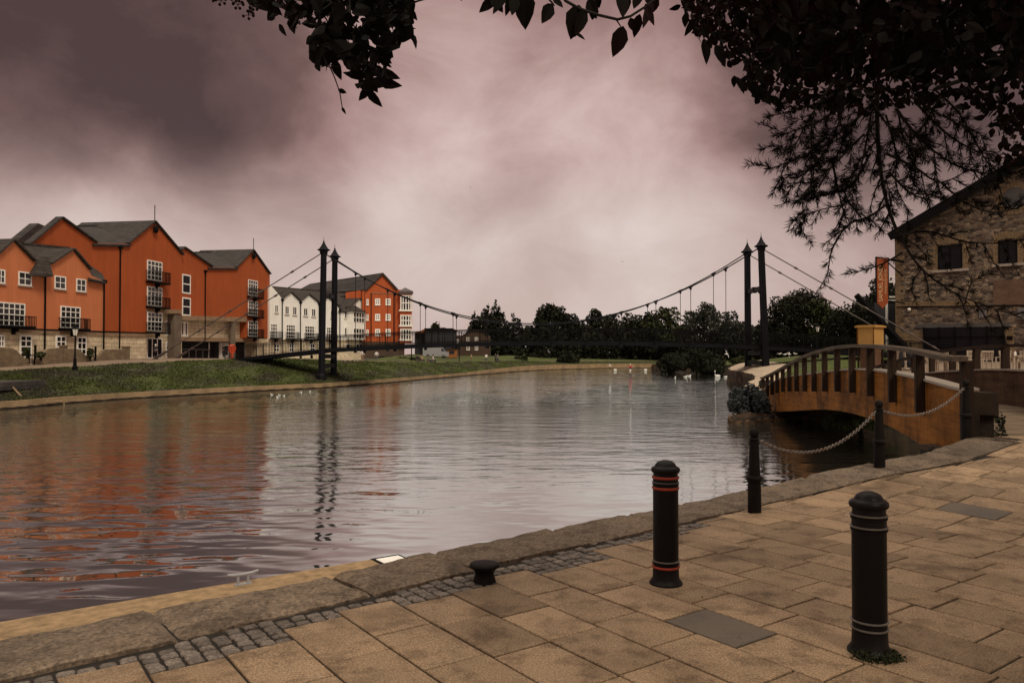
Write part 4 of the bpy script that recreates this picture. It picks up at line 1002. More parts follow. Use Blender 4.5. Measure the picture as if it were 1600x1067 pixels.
for i, zz_ in ((0, 7.2), (2, 7.4)):
    a, b = tops[i].copy(), tops[i+1].copy(); a.z = b.z = zz_
    g = MB(); g.bar(a, b, .25, .35); g.bar(a+Vector((0, .4, -.35)), a+Vector((0, 1.2, 0)), .14, .2); g.bar(b+Vector((0, -.4, -.35)), b+Vector((0, -1.2, 0)), .14, .2); g.box((a+b)/2, (.35, .5, .5)); sbuild(g, 'cross_beam')
    for z in (.75, 1.6): a.z = b.z = z+(.3 if i else 0); g = MB(); g.bar(a, b, .3, .4); sbuild(g, 'cross_beam')
def deckz(x):
    t = (x+17)/38.3
    if t < 0: return 2.28+t*38.3*.105
    if t > 1: return 2.5-(t-1)*38.3*.06
    return 2.28+.22*t+2.1*t*(1-t)
def axis(x, far): return (69.0-.099*(x+17) if not far else 73.3-.107*(x+17))
def cablez(x): t = (x-2.1)/19.1; return 4.45+6.5*t*t
for far in (0, 1):
    xs = np.linspace(-16.95, 21.2, 49)
    g = MB(); g.tube([(x, axis(x, far), cablez(x)) for x in xs], .055, 6); 
    for i in range(1, 13):
        x = -16.95+i*38.15/13
        if i < 13: g.tube([(x-.18, axis(x, far), cablez(x-.18)), (x+.18, axis(x, far), cablez(x+.18))], .10, 6)
    sbuild(g, 'main_cable')
    a = tops[far]; b = tops[2+far]
    for p, q in ((a, Vector((-33.2, axis(-33.2, far)+.2, 1.2))), (b, Vector((37.0, axis(37, far), 1.2)))):
        g = MB(); g.tube([p, q], .05, 6)
        for t in (.18, .36, .54, .72, .88): m_ = p.lerp(q, t); d = (q-p).normalized()*.15; g.tube([m_-d, m_+d], .10, 6)
        g.tube([q-(q-p).normalized()*1.6, q], .13, 8); sbuild(g, 'backstay', 'stay_steel')
        g = MB(); g.b2((q.x-.6, q.y-.6, q.z-.7), (q.x+.6, q.y+.6, q.z+.15)); sbuild(g, 'anchor_block', 'concrete')
    for i in range(1, 13):
        x = -16.95+i*38.15/13
        g = MB(); g.tube([(x, axis(x, far), deckz(x)-.1), (x, axis(x, far), cablez(x))], .028, 5); g.box((x, axis(x, far), cablez(x)-.12), (.16, .16, .28)); g.box((x, axis(x, far), deckz(x)-.35), (.25, .2, .35)); sbuild(g, 'hanger')
# deck
xs = [-26.3+i*(36.0+26.3)/80 for i in range(81)]
g = MB(); vs = []
for x in xs:
    y0, y1 = axis(x, 0)+.45, axis(x, 1)-.45; z = deckz(x)
    vs += [(x, y0, z), (x, y1, z), (x, y1, z-.18), (x, y0, z-.18)]
g.add(vs, [(i*4+j, (i+1)*4+j, (i+1)*4+(j+1) % 4, i*4+(j+1) % 4) for i in range(80) for j in range(4)]+[(0, 1, 2, 3), (323, 322, 321, 320)]); sbuild(g, 'deck', 'dark_metal')
for far in (0, 1):
    g = MB(); s = .3 if not far else -.3
    for a, b in zip(xs, xs[1:]): g.bar((a-.01, axis(a, far)+s, deckz(a)-.16), (b+.01, axis(b, far)+s, deckz(b)-.16), .14, .32)
    sbuild(g, 'girder', 'tower_paint')
    g = MB(); s = .5 if not far else -.5
    for a, b in zip(xs, xs[1:]):
        for h, w_ in ((1.12, .07), (.92, .03), (.12, .04)): g.bar((a, axis(a, far)+s, deckz(a)+h), (b, axis(b, far)+s, deckz(b)+h), w_, w_)
    x = xs[0]
    while x < xs[-1]:
        k = round((x-xs[0])/.15); w_ = .07 if k % 12 == 0 else .02
        g.bar((x, axis(x, far)+s, deckz(x)), (x, axis(x, far)+s, deckz(x)+1.12), w_); x += .15
    sbuild(g, 'railing', 'dark_metal')
g = MB(); g.tube([atY(1338, 461, 66.5), atY(1416, 548, 66.5)], [.25, .42], 6); g.tube([atY(1352, 468, 66.5), atY(1380, 505, 66.5)], .12, 6); sbuild(g, 'anchor_strut', 'dark_metal')
g = MB()
for px, y in ((470, 560), (487, 560)): p = atY(px, y, 71); g.tube([p, Vector((p.x, p.y, deckz(p.x)-.4))], .12, 8)
sbuild(g, 'trestle')

# ================================================================== timber arch footbridge
TB = empty('timber_footbridge', 'humped timber footbridge with brown glued beams and many dark posts over the side channel', 'bridge', (7.0, 12.0, 0), math.atan2(.978, .207))
SP = 1.778
Tz = [1.145, 1.24, 1.31, 1.345, 1.335, 1.28, 1.205, 1.12, 1.04, .96, .88, .775, .645, .48, .28, .05]
Rz = [1.645, 1.77, 1.855, 1.91, 1.93, 1.905, 1.84, 1.75, 1.63, 1.48, 1.32, 1.155, .99, .84, .70, .57]
Bz = [-.25, .05, .195, .25, .245, .20, .11, 0, -.14, -.28, -.42, -.56, -.69, -.81, -.94, -1.06]
def itp(a, s):
    s = max(0, min(14.999, s/SP)); i = int(s); t = s-i
    p0, p1, p2, p3 = a[max(0, i-1)], a[i], a[i+1], a[min(15, i+2)]
    return .5*((2*p1)+(-p0+p2)*t+(2*p0-5*p1+4*p2-p3)*t*t+(-p0+3*p1-3*p2+p3)*t**3)
def arch(name, y0, y1, zt, zb, s0, s1, m, n=70, inset=0):
    g = MB(); vs = []
    for i in range(n+1):
        s = lerp(s0, s1, i/n); a, b = zt(s), zb(s); vs += [(s, y0, a), (s, y1, a), (s, y1, b), (s, y0, b)]
    g.add(vs, [(i*4+j, (i+1)*4+j, (i+1)*4+(j+1) % 4, i*4+(j+1) % 4) for i in range(n) for j in range(4)]+[(0, 1, 2, 3), (n*4+3, n*4+2, n*4+1, n*4)])
    return g.build(name, M[m], TB)
T_ = lambda s: itp(Tz, s); R_ = lambda s: itp(Rz, s); B_ = lambda s: itp(Bz, s)
LEN = 15*SP
arch('beam', -.22, .0, T_, B_, -.05, LEN+.2, 'glulam')
arch('beam_capping', -.25, .03, lambda s: T_(s)+.045, lambda s: T_(s)+.003, -.05, LEN+.2, 'rail_wood').data.materials[0] = mat('capping_grey', (.26, .22, .18), .7, .2, 3)
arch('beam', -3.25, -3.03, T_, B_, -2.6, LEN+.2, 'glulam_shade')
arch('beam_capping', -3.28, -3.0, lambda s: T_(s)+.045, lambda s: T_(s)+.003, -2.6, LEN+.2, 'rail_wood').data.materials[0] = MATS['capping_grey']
dz_ = lambda s: min(.40+.05*s, T_(s)-.78)
arch('handrail', -.02, .20, lambda s: R_(s)+.035, lambda s: R_(s)-.04, -.28, LEN+.3, 'rail_wood')
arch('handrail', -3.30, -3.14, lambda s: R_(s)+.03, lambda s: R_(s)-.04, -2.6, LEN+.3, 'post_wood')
for i in range(16):
    s = i*SP; w_ = .112
    e0 = -.16 if i == 0 else 0; g = MB(); g.b2((s-w_/2+e0, .002-(.12 if i == 0 else 0), T_(s)-.56 if i else .40), (s+w_/2+e0, .15-(.10 if i == 0 else 0), R_(s)-.03)); 
    if i: g.add([(s-w_/2, .002, T_(s)-.62), (s+w_/2, .002, T_(s)-.62), (s+w_/2, .15, T_(s)-.56), (s-w_/2, .15, T_(s)-.56)], [(0, 1, 2, 3)])
    g.build('post', M['post_wood'], TB)
for i in range(-1, 16):
    s = i*SP; g = MB(); g.b2((s-.08, -3.40, T_(max(0, s))-.56), (s+.08, -3.26, R_(max(0, s))-.03)); g.build('post', M['post_wood'], TB)
# plank deck: individual boards
g = MB(); s = -.45
while s < LEN:
    j = rnd(-.004, .004); g.tone = None
    g.b2((s, -4.6 if s < .0 else -3.02, dz_(s)-.05+j), (s+.138, -.22 if s > .0 else -.25, dz_(s)+j)); s += .150
g.build('decking', M['deck_wood'], TB)
g = MB(); g.b2((-.5, -5, .05), (LEN, -.22, .22)); 
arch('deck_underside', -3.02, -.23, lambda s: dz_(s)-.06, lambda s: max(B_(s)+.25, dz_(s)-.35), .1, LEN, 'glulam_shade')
# landing block with ragged growth at the near end of the beam
g = MB(); g.b2((-.13, -.225, .30), (-.055, -.03, 1.13)); g.b2((-.10, -.50, .78), (.5, -.235, 1.12)); g.b2((-.02, -.46, .3), (.5, -.24, .78)); g.build('end_block', M['rock_dark'], TB)

# ================================================================== bollards, posts, chains, cleat
def at_ground(x, y): return (x, y, pz(x, y))
def thick_bollard(x, y, label, red):
    b = empty('bollard', label, 'bollard', at_ground(x, y), 0, 'thick bollards on the paving'); b.scale = (.98, .98, .955)
    g = MB(); g.lathe([(.125, -.03), (.125, .012), (.112, .03), (.100, .05), (.097, .13), (.0955, .14)]+[(.0955, .14+i*.68/6) for i in range(1, 7)]+[(.092, .84), (.092, .86)], n=32)
    auto_smooth(g.build('shaft', M['bollard_black'], b), 30)
    g = MB(); g.lathe([(.092, .86), (.104, .866), (.110, .880), (.108, .897), (.096, .908), (.084, .912), (.078, .924), (.067, .940), (.048, .952), (.022, .960), (.0005, .962)], n=32)
    auto_smooth(g.build('cap', M['bollard_black'], b), 50)
    def band(z, h, r, m):
        g = MB(); g.lathe([(r-.006, z), (r, z+h*.25), (r, z+h*.75), (r-.006, z+h)], n=32); auto_smooth(g.build('band', M[m], b), 60)
    if red:
        band(.818, .020, .104, 'red_band'); band(.786, .008, .104, 'silver_band'); band(.735, .022, .103, 'red_band'); band(.768, .010, .102, 'bollard_black')
        band(.175, .012, .104, 'silver_band'); band(.125, .020, .105, 'red_band'); band(.155, .010, .104, 'bollard_black')
    else:
        for z in (.815, .745): band(z, .012, .105, 'silver_band'); band(z-.018, .012, .103, 'bollard_black')
        for z in (.185, .140): band(z, .012, .105, 'silver_band')
    return b
thick_bollard(1.148, 5.76, 'black bollard with red bands, standing beside the edge stones', True)
thick_bollard(2.055, 4.44, 'black bollard with plain grey bands and moss round its foot, nearest the camera', False)
CP = [(2.63, 8.36), (4.83, 10.12), (6.86, 11.62)]
labs = ['ball-topped iron chain post nearest the camera, left end of the chain', 'ball-topped iron chain post between the two hanging chains', 'ball-topped iron chain post against the end of the timber footbridge']
for (x, y), lb in zip(CP, labs):
    b = empty('chain_post', lb, 'post', at_ground(x, y), 0, 'chain posts along the quay edge'); b.scale = (.84, .84, .968)
    g = MB(); g.lathe([(.085, -.05), (.083, .30), (.080, .34), (.098, .355), (.103, .375), (.098, .395), (.076, .41), (.070, .50), (.060, .74), (.056, .80), (.066, .805), (.066, .82), (.045, .835)], n=20); auto_smooth(g.build('shaft', M['cast_iron'], b), 40)
    g = MB(); g.ball((0, 0, .882), .062, 16, 12); g.build('ball', M['cast_iron'], b, smooth=True)
    g = MB(); 
    for sgn in (-1, 1):
        d = Vector((.8, .6, 0))*sgn*.078; g.tube([d+Vector((.025*math.cos(t), .025*math.sin(t)*.6, .775+.025*math.sin(t))) for t in np.linspace(0, 2*math.pi, 9)], .006, 6)
    g.build('ring', M['cast_iron'], b)
def chain(p, q, sag, label):
    L = (q-p).length; pts = [p.lerp(q, i/200)-Vector((0, 0, 4*sag*(i/200)*(1-i/200))) for i in range(201)]
    cum = [0]; 
    for a, b in zip(pts, pts[1:]): cum.append(cum[-1]+(b-a).length)
    g = MB(); pitch = .044; k = 0; s = pitch/2; j = 0
    while s < cum[-1]:
        while j < 199 and cum[j+1] < s: j += 1
        c = pts[j].lerp(pts[j+1], (s-cum[j])/(cum[j+1]-cum[j])); d = (pts[j+1]-pts[j]).normalized()
        side = d.cross(Vector((0, 0, 1))).normalized(); up = side.cross(d)
        ax = (side*.7+up*.7) if k % 2 else (side*.7-up*.7)
        ring = [c+d*(.031*math.cos(t))+ax*(.018*math.sin(t)) for t in np.linspace(0, 2*math.pi, 9)]
        g.tube(ring, .0052, 5, cap=False); s += pitch; k += 1
    o = g.build('chain', M['chain_steel'], smooth=True); tag(o, label, 'chain', 'chains between the iron posts')
cp = [Vector((x, y, pz(x, y)+.77)) for x, y in CP]; dd = Vector((.8, .6, 0))*.085
chain(cp[0]+dd, cp[1]-dd, .30, 'slack chain from the nearest iron post to the middle one')
chain(cp[1]+dd, cp[2]-dd, .20, 'slack chain from the middle iron post up to the footbridge end')
# squat mooring bollard
x, y = atZ(757, 908, 0).x, atZ(757, 908, 0).y
mb = empty('mooring_bollard', 'squat dark iron mushroom-shaped mooring bollard among the cobbles', 'bollard', (x, y, 0))
g = MB(); g.lathe([(.092, -.03), (.082, .02), (.070, .055), (.078, .085), (.098, .105)], n=24); auto_smooth(g.build('stem', M['cast_iron'], mb), 60)
g = MB(); g.lathe([(.098, .105), (.112, .112), (.115, .124), (.108, .136), (.085, .142), (.04, .146), (.0005, .147)], n=24); auto_smooth(g.build('head', M['cast_iron'], mb), 60)
# floating pontoon along the quay
Pt = empty('pontoon', 'low sandy coloured pontoon moored below the quay edge', 'pontoon', (-1.44, 9.85, WZ), math.atan2(B.y, B.x))
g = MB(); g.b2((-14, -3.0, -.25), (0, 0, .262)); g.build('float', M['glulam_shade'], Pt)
g = MB(); g.b2((-14, -2.98, .264), (.0, .03, .30)); g.build('deck', M['bronze_stone'], Pt)
g = MB(); g.b2((-.34, -.40, .302), (-.03, -.03, .312)); g.build('corner_plate', M['white_paint'], Pt)
g = MB(); g.b2((-.38, -.44, .300), (.01, .035, .306)); g.build('corner_trim', M['dark_metal'], Pt)
q = atZ(373, 907, WZ+.30)-Vector((-1.44, 9.85, 0)); u = q.x*B.x+q.y*B.y; v_ = min(-.10, q.x*A.x+q.y*A.y)
g = MB(); g.tube([(u-.17, v_, .43), (u-.10, v_, .415), (u, v_, .41), (u+.10, v_, .415), (u+.17, v_, .43)], [.012, .018, .020, .018, .012], 8)
for s in (-.055, .055): g.tube([(u+s, v_, .30), (u+s, v_, .415)], .016, 8)
g.b2((u-.09, v_-.03, .30), (u+.09, v_+.03, .312)); g.build('cleat', M['gull_grey'], Pt)

# ================================================================== lamp posts
def lamp_post(x, y, z, h, label):
    r = empty('street_lamp', label, 'street lamp', (x, y, z), 0, 'victorian style lamp posts')
    g = MB(); k = h/3.6
    g.lathe([(.17, -.2), (.17, .25*k), (.12, .35*k), (.10, .9*k), (.06, 1.0*k), (.045, 2.85*k), (.07, 2.88*k), (.05, 2.95*k)], n=10); g.bar((-.3, 0, 2.6*k), (.3, 0, 2.6*k), .03); g.build('pole', M['dark_metal'], r)
    g = MB(); a = 2.95*k; g.lathe([(.12, a), (.21, a+.45)], n=6); g.build('lantern', M['lamp_glass'], r)
    g = MB(); g.lathe([(.25, a+.45), (.25, a+.49), (.16, a+.60), (.06, a+.66), (.05, a+.72), (.01, a+.82)], n=6); g.build('lantern_roof', M['dark_metal'], r)
    g = MB()
    for i in range(6): t = math.pi/3*i; g.bar((.125*math.cos(t), .125*math.sin(t), a), (.215*math.cos(t), .215*math.sin(t), a+.45), .02)
    g.build('lantern_frame', M['dark_metal'], r)
p = atY(117, 577, 54); lamp_post(p.x, p.y, p.z, 2.9, 'black lamp post with lantern, on the far bank before the garden wall')
p = atY(1278, 560, 72); lamp_post(p.x, p.y, p.z-.6, 3.8, 'lamp post with pale lantern, behind the timber footbridge')

M['rust_brown'] = mat('rust_brown', (.11, .055, .03), .8, .35, 4)
# ================================================================== yellow timber booth beyond the footbridge
q0, q1 = pxD(1339, 46), pxD(1366, 45.2)
Y = Facade('timber_booth', 'small yellow timber booth with flat overhanging lid, behind the footbridge rail', 'booth', q0, q1, z=.6)
(u0, z1), (u1, z0) = Y.P(1339, 512), Y.P(1366, 541); w_ = u1-u0
g = MB(); g.b2((u0, 0, z0), (u1, 1.2, z1)); g.build('body', M['kiosk_yellow'], Y.root)
g = MB(); g.b2((u0+.12, .12, -.2), (u1-.12, 1.1, z0)); g.build('base_panel', M['rust_brown'], Y.root)
for x_ in (u0+.05, u1-.05):
    for y_ in (.05, 1.15): g = MB(); g.bar((x_, y_, -.2), (x_, y_, z0), .09); g.build('leg', M['post_wood'], Y.root)
g = MB(); g.b2((u0-.1, -.1, z1), (u1+.12, 1.3, z1+.10)); g.b2((u0-.02, -.02, z1+.10), (u1+.03, 1.2, z1+.14)); g.build('lid', M['kiosk_yellow'], Y.root)
g = MB()
for x in (u0+.03, u1-.03): g.b2((x-.03, -.02, z0), (x+.03, -.001, z1))
g.build('trim', M['glulam'], Y.root)

# ================================================================== garden walls in front of the terrace
G0, G1 = (-36.6, 57.2), (-33.9, 74.2)
GW = Facade('garden_wall', 'low tan brick garden wall dipping to gated openings before the orange house', 'wall', G0, G1)
def gwall(pts): g = MB(); g.prism(GW.poly(pts), 0, .3); g.build('wall', M['garden_brick'], GW.root)
def sag_curve(x0, y0, x1, y1, n=7, out=True):
    r = []
    for i in range(n+1):
        t = i/n; r.append((lerp(x0, x1, t), lerp(y0, y1, (1-math.cos(math.pi*t))/2)))
    return r
gwall([(-90, 580), (-90, 543), (0, 543.5), (16, 544)]+sag_curve(17, 544, 45, 561)+[(45, 573), (0, 575)])
gwall([(56, 572), (56, 561)]+sag_curve(57, 561, 80, 544.5)+[(118, 545)]+sag_curve(119, 545, 142, 559)+[(142, 569)])
gwall([(151, 568.5), (151, 558)]+sag_curve(152, 558, 166, 546)+[(200, 545.5), (200, 566)])
for px, y0, y1 in ((101.5, 541, 571), (199, 542.5, 566)):
    (ua, z1), (ub, z0) = GW.P(px-3, y0), GW.P(px+3, y1); g = MB(); g.b2((ua, -.06, z0), (ub, .36, z1)); g.b2((ua-.06, -.12, z1), (ub+.06, .42, z1+.1)); g.build('pier', M['garden_brick'], GW.root)
for px, y0, y1 in ((46, 545, 571), (57, 539, 570), (143, 545, 568), (151, 541, 567)):
    ua, z1 = GW.P(px, y0); _, z0 = GW.P(px, y1); g = MB(); g.bar((ua, .1, z0), (ua, .1, z1), .12); g.build('gate_post', M['dark_metal'], GW.root)
for a, b, y0, y1 in ((46, 57, 553, 570), (143, 151, 548, 567)):
    (ua, z1), (ub, z0) = GW.P(a, y0), GW.P(b, y1); g = MB()
    for i in range(6): x = lerp(ua, ub, i/5); g.bar((x, .1, z0+.1), (x, .1, z1), .03)
    g.bar((ua, .1, z1-.1), (ub, .1, z1-.1), .05); g.bar((ua, .1, z0+.15), (ub, .1, z0+.15), .05); g.build('gate', M['dark_metal'], GW.root)
# ---- dark landing stage at the left edge
JT = empty('landing_stage', 'dark landing stage with stone sides and slanting handrail, far left bank', 'jetty', (-29.5, 43, WZ))
a0 = atY(-60, 597, 44); a1 = atY(30, 597, 44)
g = MB(); o_ = JT.location
g.b2((a0.x-8-o_.x, -.6, .9), (a1.x-o_.x, 3.5, 1.35)); g.build('platform', M['slate'], JT)
g = MB(); g.b2((a0.x-8-o_.x, 0, -1), (a1.x-.9-o_.x, 3.4, .9)); g.build('stone_side', M['quay_rubble'], JT)
g = MB()
zt = atY(10, 571, 44).z-o_.z
for x in np.linspace(a0.x-o_.x, a1.x-.4-o_.x, 5): g.bar((x, -.4, 1.3), (x, -.4, zt), .06)
g.bar((a0.x-o_.x, -.4, zt), (a1.x-.4-o_.x, -.4, zt), .06); g.bar((a0.x-o_.x, -.4, 1.7), (a1.x-.4-o_.x, -.4, 1.7), .04); g.build('railing', M['dark_metal'], JT)
g = MB(); ps = [atY(19, 604, 43.5), atY(40, 627, 42.5), atY(52, 630, 42.8), atY(100, 626, 44.5)]; g.tube([p-o_ for p in ps], .06, 6)
for p in ps[1:]: g.bar(p-o_, p-o_-Vector((0, 0, .5)), .05)
g.build('handrail', M['kerb_stone'], JT)
# ================================================================== vegetation
rng = np.random.default_rng(11)
def cards(name, P, size, m, parent=None, aspect=.6, up=.0, seed=0, tri=False):
    """one mesh of many small leaf faces at points P with random orientation"""
    r = np.random.default_rng(seed+5); n_ = len(P)
    d = r.normal(size=(n_, 3)); d[:, 2] += up; d /= np.linalg.norm(d, axis=1)[:, None]
    e = r.normal(size=(n_, 3)); e -= (e*d).sum(1)[:, None]*d; e /= np.linalg.norm(e, axis=1)[:, None]
    s = (size*r.uniform(.6, 1.4, n_))[:, None]
    a = P-d*s*.5; b = P+e*s*aspect*.5; c = P+d*s*.5; f = P-e*s*aspect*.5
    V = np.stack([a, b, c, f], 1).reshape(-1, 3)
    me = bpy.data.meshes.new(name); me.vertices.add(len(V)); me.vertices.foreach_set('co', V.ravel().astype(np.float32))
    me.loops.add(n_*4); me.loops.foreach_set('vertex_index', np.arange(n_*4, dtype=np.int32))
    me.polygons.add(n_); me.polygons.foreach_set('loop_start', np.arange(0, n_*4, 4, dtype=np.int32))
    me.materials.append(m); me.update(calc_edges=True); me.validate()
    o = bpy.data.objects.new(name, me); COL.objects.link(o)
    if parent: o.parent = parent
    return o
def clump_pts(cl, n_, seed, shell=.75):
    r = np.random.default_rng(seed); out = []
    vol = np.array([c[3]*c[4]*c[5] for c in cl])**.67; cnt = (n_*vol/vol.sum()).astype(int)+1
    for (x, y, z, a, b, c), k in zip(cl, cnt):
        d = r.normal(size=(k, 3)); d /= np.linalg.norm(d, axis=1)[:, None]; rad = r.uniform(0, 1, k)**(1/3); rad = np.where(r.random(k) < shell, r.uniform(.8, 1.12, k), rad)
        lump = 1+.18*np.sin(d[:, 0]*5+x)*np.sin(d[:, 2]*6+z)
        out.append(np.array([x, y, z])+d*(rad*lump)[:, None]*np.array([a, b, c]))
    return np.concatenate(out)
def tree(px, ytop, ybase, D, wpx, kind='round', n_=2600, m='foliage_dark', label='', cat='tree', group=None, zb=None, leaf=None, name='tree', seed=0, trunk=.18):
    rr = random.Random(seed*7+int(px))
    base = atY(px, ybase, D); top = atY(px, ytop, D); z0 = base.z if zb is None else zb; Hh = top.z-z0; Wd = wpx/F*D/2
    r = empty(name, label, cat, (base.x, D, z0), 0, group)
    cl = []
    tr = trunk*Hh
    if kind == 'conifer':
        k = 9
        for i in range(k):
            t = i/(k-1); rad = Wd*(1-t)**.8*(.8+.35*rr.random())+.08*Wd
            for q in range(4 if t < .8 else 2):
                a = rr.random()*6.28; cl.append((math.cos(a)*rad*.55, math.sin(a)*rad*.55, tr+(Hh-tr)*t*.97, rad*.55, rad*.55, (Hh-tr)/k*.75))
    elif kind == 'bush':
        for i in range(14):
            a = rr.random()*6.28; q = rr.random()**.5; cl.append((math.cos(a)*Wd*.66*q, math.sin(a)*Wd*.66*q, Hh*rr.uniform(.18, .8)*(1-.3*q), Wd*rr.uniform(.25, .42), Wd*rr.uniform(.25, .42), Hh*rr.uniform(.15, .26)))
    else:
        k = 20
        for i in range(k):
            a = rr.random()*6.28; u = rr.uniform(-1, 1); q = math.sqrt(1-u*u)*rr.uniform(.55, .78); sz = rr.uniform(.22, .40)
            cl.append((math.cos(a)*q*Wd, math.sin(a)*q*Wd, tr+(Hh-tr)*(.5+.40*u), Wd*sz, Wd*sz, (Hh-tr)*sz*.5))
        cl.append((0, 0, tr+(Hh-tr)*.5, Wd*.6, Wd*.6, (Hh-tr)*.36))
    P = clump_pts(cl, n_, seed+int(px))
    P[:, 2] = np.clip(P[:, 2], .02*Hh, Hh*1.03)
    cards('crown', P, leaf or max(.10, D/F*4.2), M[m], r, .7, 0, seed)
    g = MB(); tp = max(.08, Hh*.022)
    g.tube([(0, 0, -.3), (0, 0, tr), (rr.uniform(-.2, .2), 0, tr+(Hh-tr)*.75)], [tp*1.3, tp, tp*.3], 7)
    for c in cl[:7]: g.tube([(0, 0, tr+(c[2]-tr)*.3), (c[0]*.5, c[1]*.5, lerp(tr, c[2], .75)), (c[0], c[1], c[2])], [tp*.5, tp*.3, tp*.1], 5)
    g.build('trunk', M['bark'], r)
    return r
TG = 'trees along the far river bend'
far = [
 (762, 484, 562, 205, 44, 'conifer', 'tall dark pointed tree, right of the brown brick house', 4200, 'foliage_dark'),
 (741, 494, 562, 208, 26, 'conifer', 'slim dark tree rising beside the brown brick house roof', 2200, 'foliage_dark'),
 (774, 478, 562, 206, 40, 'conifer', 'dark pointed tree with the highest tip left of mid river', 3600, 'foliage_dark'),
 (801, 498, 562, 204, 46, 'conifer', 'lower dark pointed tree, third of the conifer cluster', 3000, 'foliage_dark'),
 (836, 512, 563, 215, 44, 'round', 'low dark tree filling the gap in the far tree line', 2200, 'foliage_dark'),
 (862, 480, 563, 212, 52, 'round', 'broad dark tree whose crown stands above the bridge cables', 4600, 'foliage_dark'),
 (884, 496, 563, 214, 50, 'round', 'dark tree on the right shoulder of the broad one', 3000, 'foliage_dark'),
 (910, 510, 563, 216, 46, 'round', 'low dark tree behind the small bank bush', 2200, 'foliage_dark'),
 (936, 488, 563, 213, 44, 'round', 'peaked dark tree standing alone above the bridge railing', 3200, 'foliage_dark'),
 (966, 497, 563, 216, 48, 'round', 'mid height dark tree left of the wide crowned group', 2800, 'foliage_dark'),
 (1000, 487, 563, 205, 58, 'round', 'wide crowned dark tree, left half of the big group', 4200, 'foliage_dark'),
 (1034, 484, 563, 206, 66, 'round', 'wide crowned dark tree, right half of the big group', 4600, 'foliage_mid'),
 (1068, 512, 563, 195, 50, 'round', 'lower greenish tree right of the wide crowned group', 2600, 'foliage_mid'),
 (1100, 479, 563, 190, 66, 'round', 'tall loose grey-green tree behind the bridge railing', 4600, 'foliage_grey'),
 (1134, 490, 563, 186, 56, 'round', 'grey-green tree sloping down toward the right tower', 3400, 'foliage_grey'),
 (1162, 508, 563, 180, 44, 'round', 'pale grey-green tree just left of the right tower', 2400, 'foliage_grey'),
 (1226, 470, 560, 150, 64, 'round', 'dark tree on the left slope of the mass right of the tower', 3800, 'foliage_dark'),
 (1256, 458, 560, 148, 80, 'round', 'tallest rounded dark tree right of the bridge tower', 5200, 'foliage_dark'),
 (1290, 474, 560, 146, 66, 'round', 'dark green tree above the pale lantern', 4000, 'foliage_mid'),
 (1322, 484, 560, 140, 60, 'round', 'dark tree behind the yellow booth', 3800, 'foliage_dark'),
 (1352, 466, 560, 136, 62, 'round', 'dark tree beneath the hanging banner', 4200, 'foliage_dark'),
 (1376, 442, 560, 132, 66, 'round', 'tall dark tree against the warehouse corner', 4600, 'foliage_dark'),
 (1200, 500, 560, 170, 40, 'round', 'small dark tree seen past the near right bridge column', 2000, 'foliage_dark')]
for i, (px, yt, yb, D, wp, kd, lb, n_, m) in enumerate(far): tree(px, yt-(6 if kd == 'conifer' else 3), yb, D, wp*(1.75 if kd == 'conifer' else 1.25), kd, int(n_*(1.5 if kd == 'conifer' else 1.25)), m, lb, group=TG, seed=i, zb=.6, trunk=.06)
# undergrowth filling the far line
P = []
r = np.random.default_rng(3)
xs_ = r.uniform(735, 1400, 26000); 
Dd = 208-np.clip((xs_-1000)/400, 0, 1)*50+r.uniform(-6, 8, len(xs_)); hz = 1-r.uniform(0, 1, len(xs_))**1.3
hmax = 6.0+1.8*np.sin(xs_*.09)+1.2*np.sin(xs_*.31+1)
Xs = (xs_-800)/F*Dd; P = np.stack([Xs, Dd, .5+hz*hmax], 1)
o = cards('undergrowth', P, .85, M['foliage_dark'], None, .7, 0, 3); tag(o, 'dark band of undergrowth below the far trees', 'undergrowth', kind='stuff')
# small bushes on the far bank
tree(812, 549, 577, 160, 26, 'bush', 1500, 'foliage_mid', 'small bush leaning over the far kerb, left one', 'bush', 'bushes at the far waterline', seed=41, name='bush')
tree(884, 543, 577, 168, 46, 'bush', 2600, 'foliage_dark', 'rounded dark bush spilling over the far kerb', 'bush', 'bushes at the far waterline', seed=42, name='bush')
tree(1088, 538, 587, 114, 104, 'bush', 5200, 'foliage_dark', 'large dark bush hanging into the water below the bridge', 'bush', 'bushes at the far waterline', seed=43, name='bush', zb=WZ-.1)
tree(1045, 548, 585, 118, 40, 'bush', 1800, 'foliage_dark', 'smaller dark bush on the left flank of the large waterside one', 'bush', 'bushes at the far waterline', seed=45, name='bush', zb=WZ-.1)
tree(1160, 552, 582, 96, 44, 'bush', 1800, 'foliage_mid', 'green bush on the bank between large bush and tower', 'bush', 'bushes at the far waterline', seed=44, name='bush', zb=.3)
tree(686, 495, 522, 158, 32, 'bush', 1600, 'foliage_mid', 'rounded tree top showing above the charcoal building roof', 'tree', seed=46, zb=5.2)
for i, (px, w_, lb) in enumerate([(604, 34, 'left'), (628, 36, 'middle'), (650, 30, 'right')]):
    tree(px, 556, 568, 118-i, w_, 'bush', 1300, 'foliage_dark', 'clipped dark hedge bush on the lawn edge, %s one of three' % lb, 'bush', 'hedge bushes before the orange block', seed=50+i, name='bush')
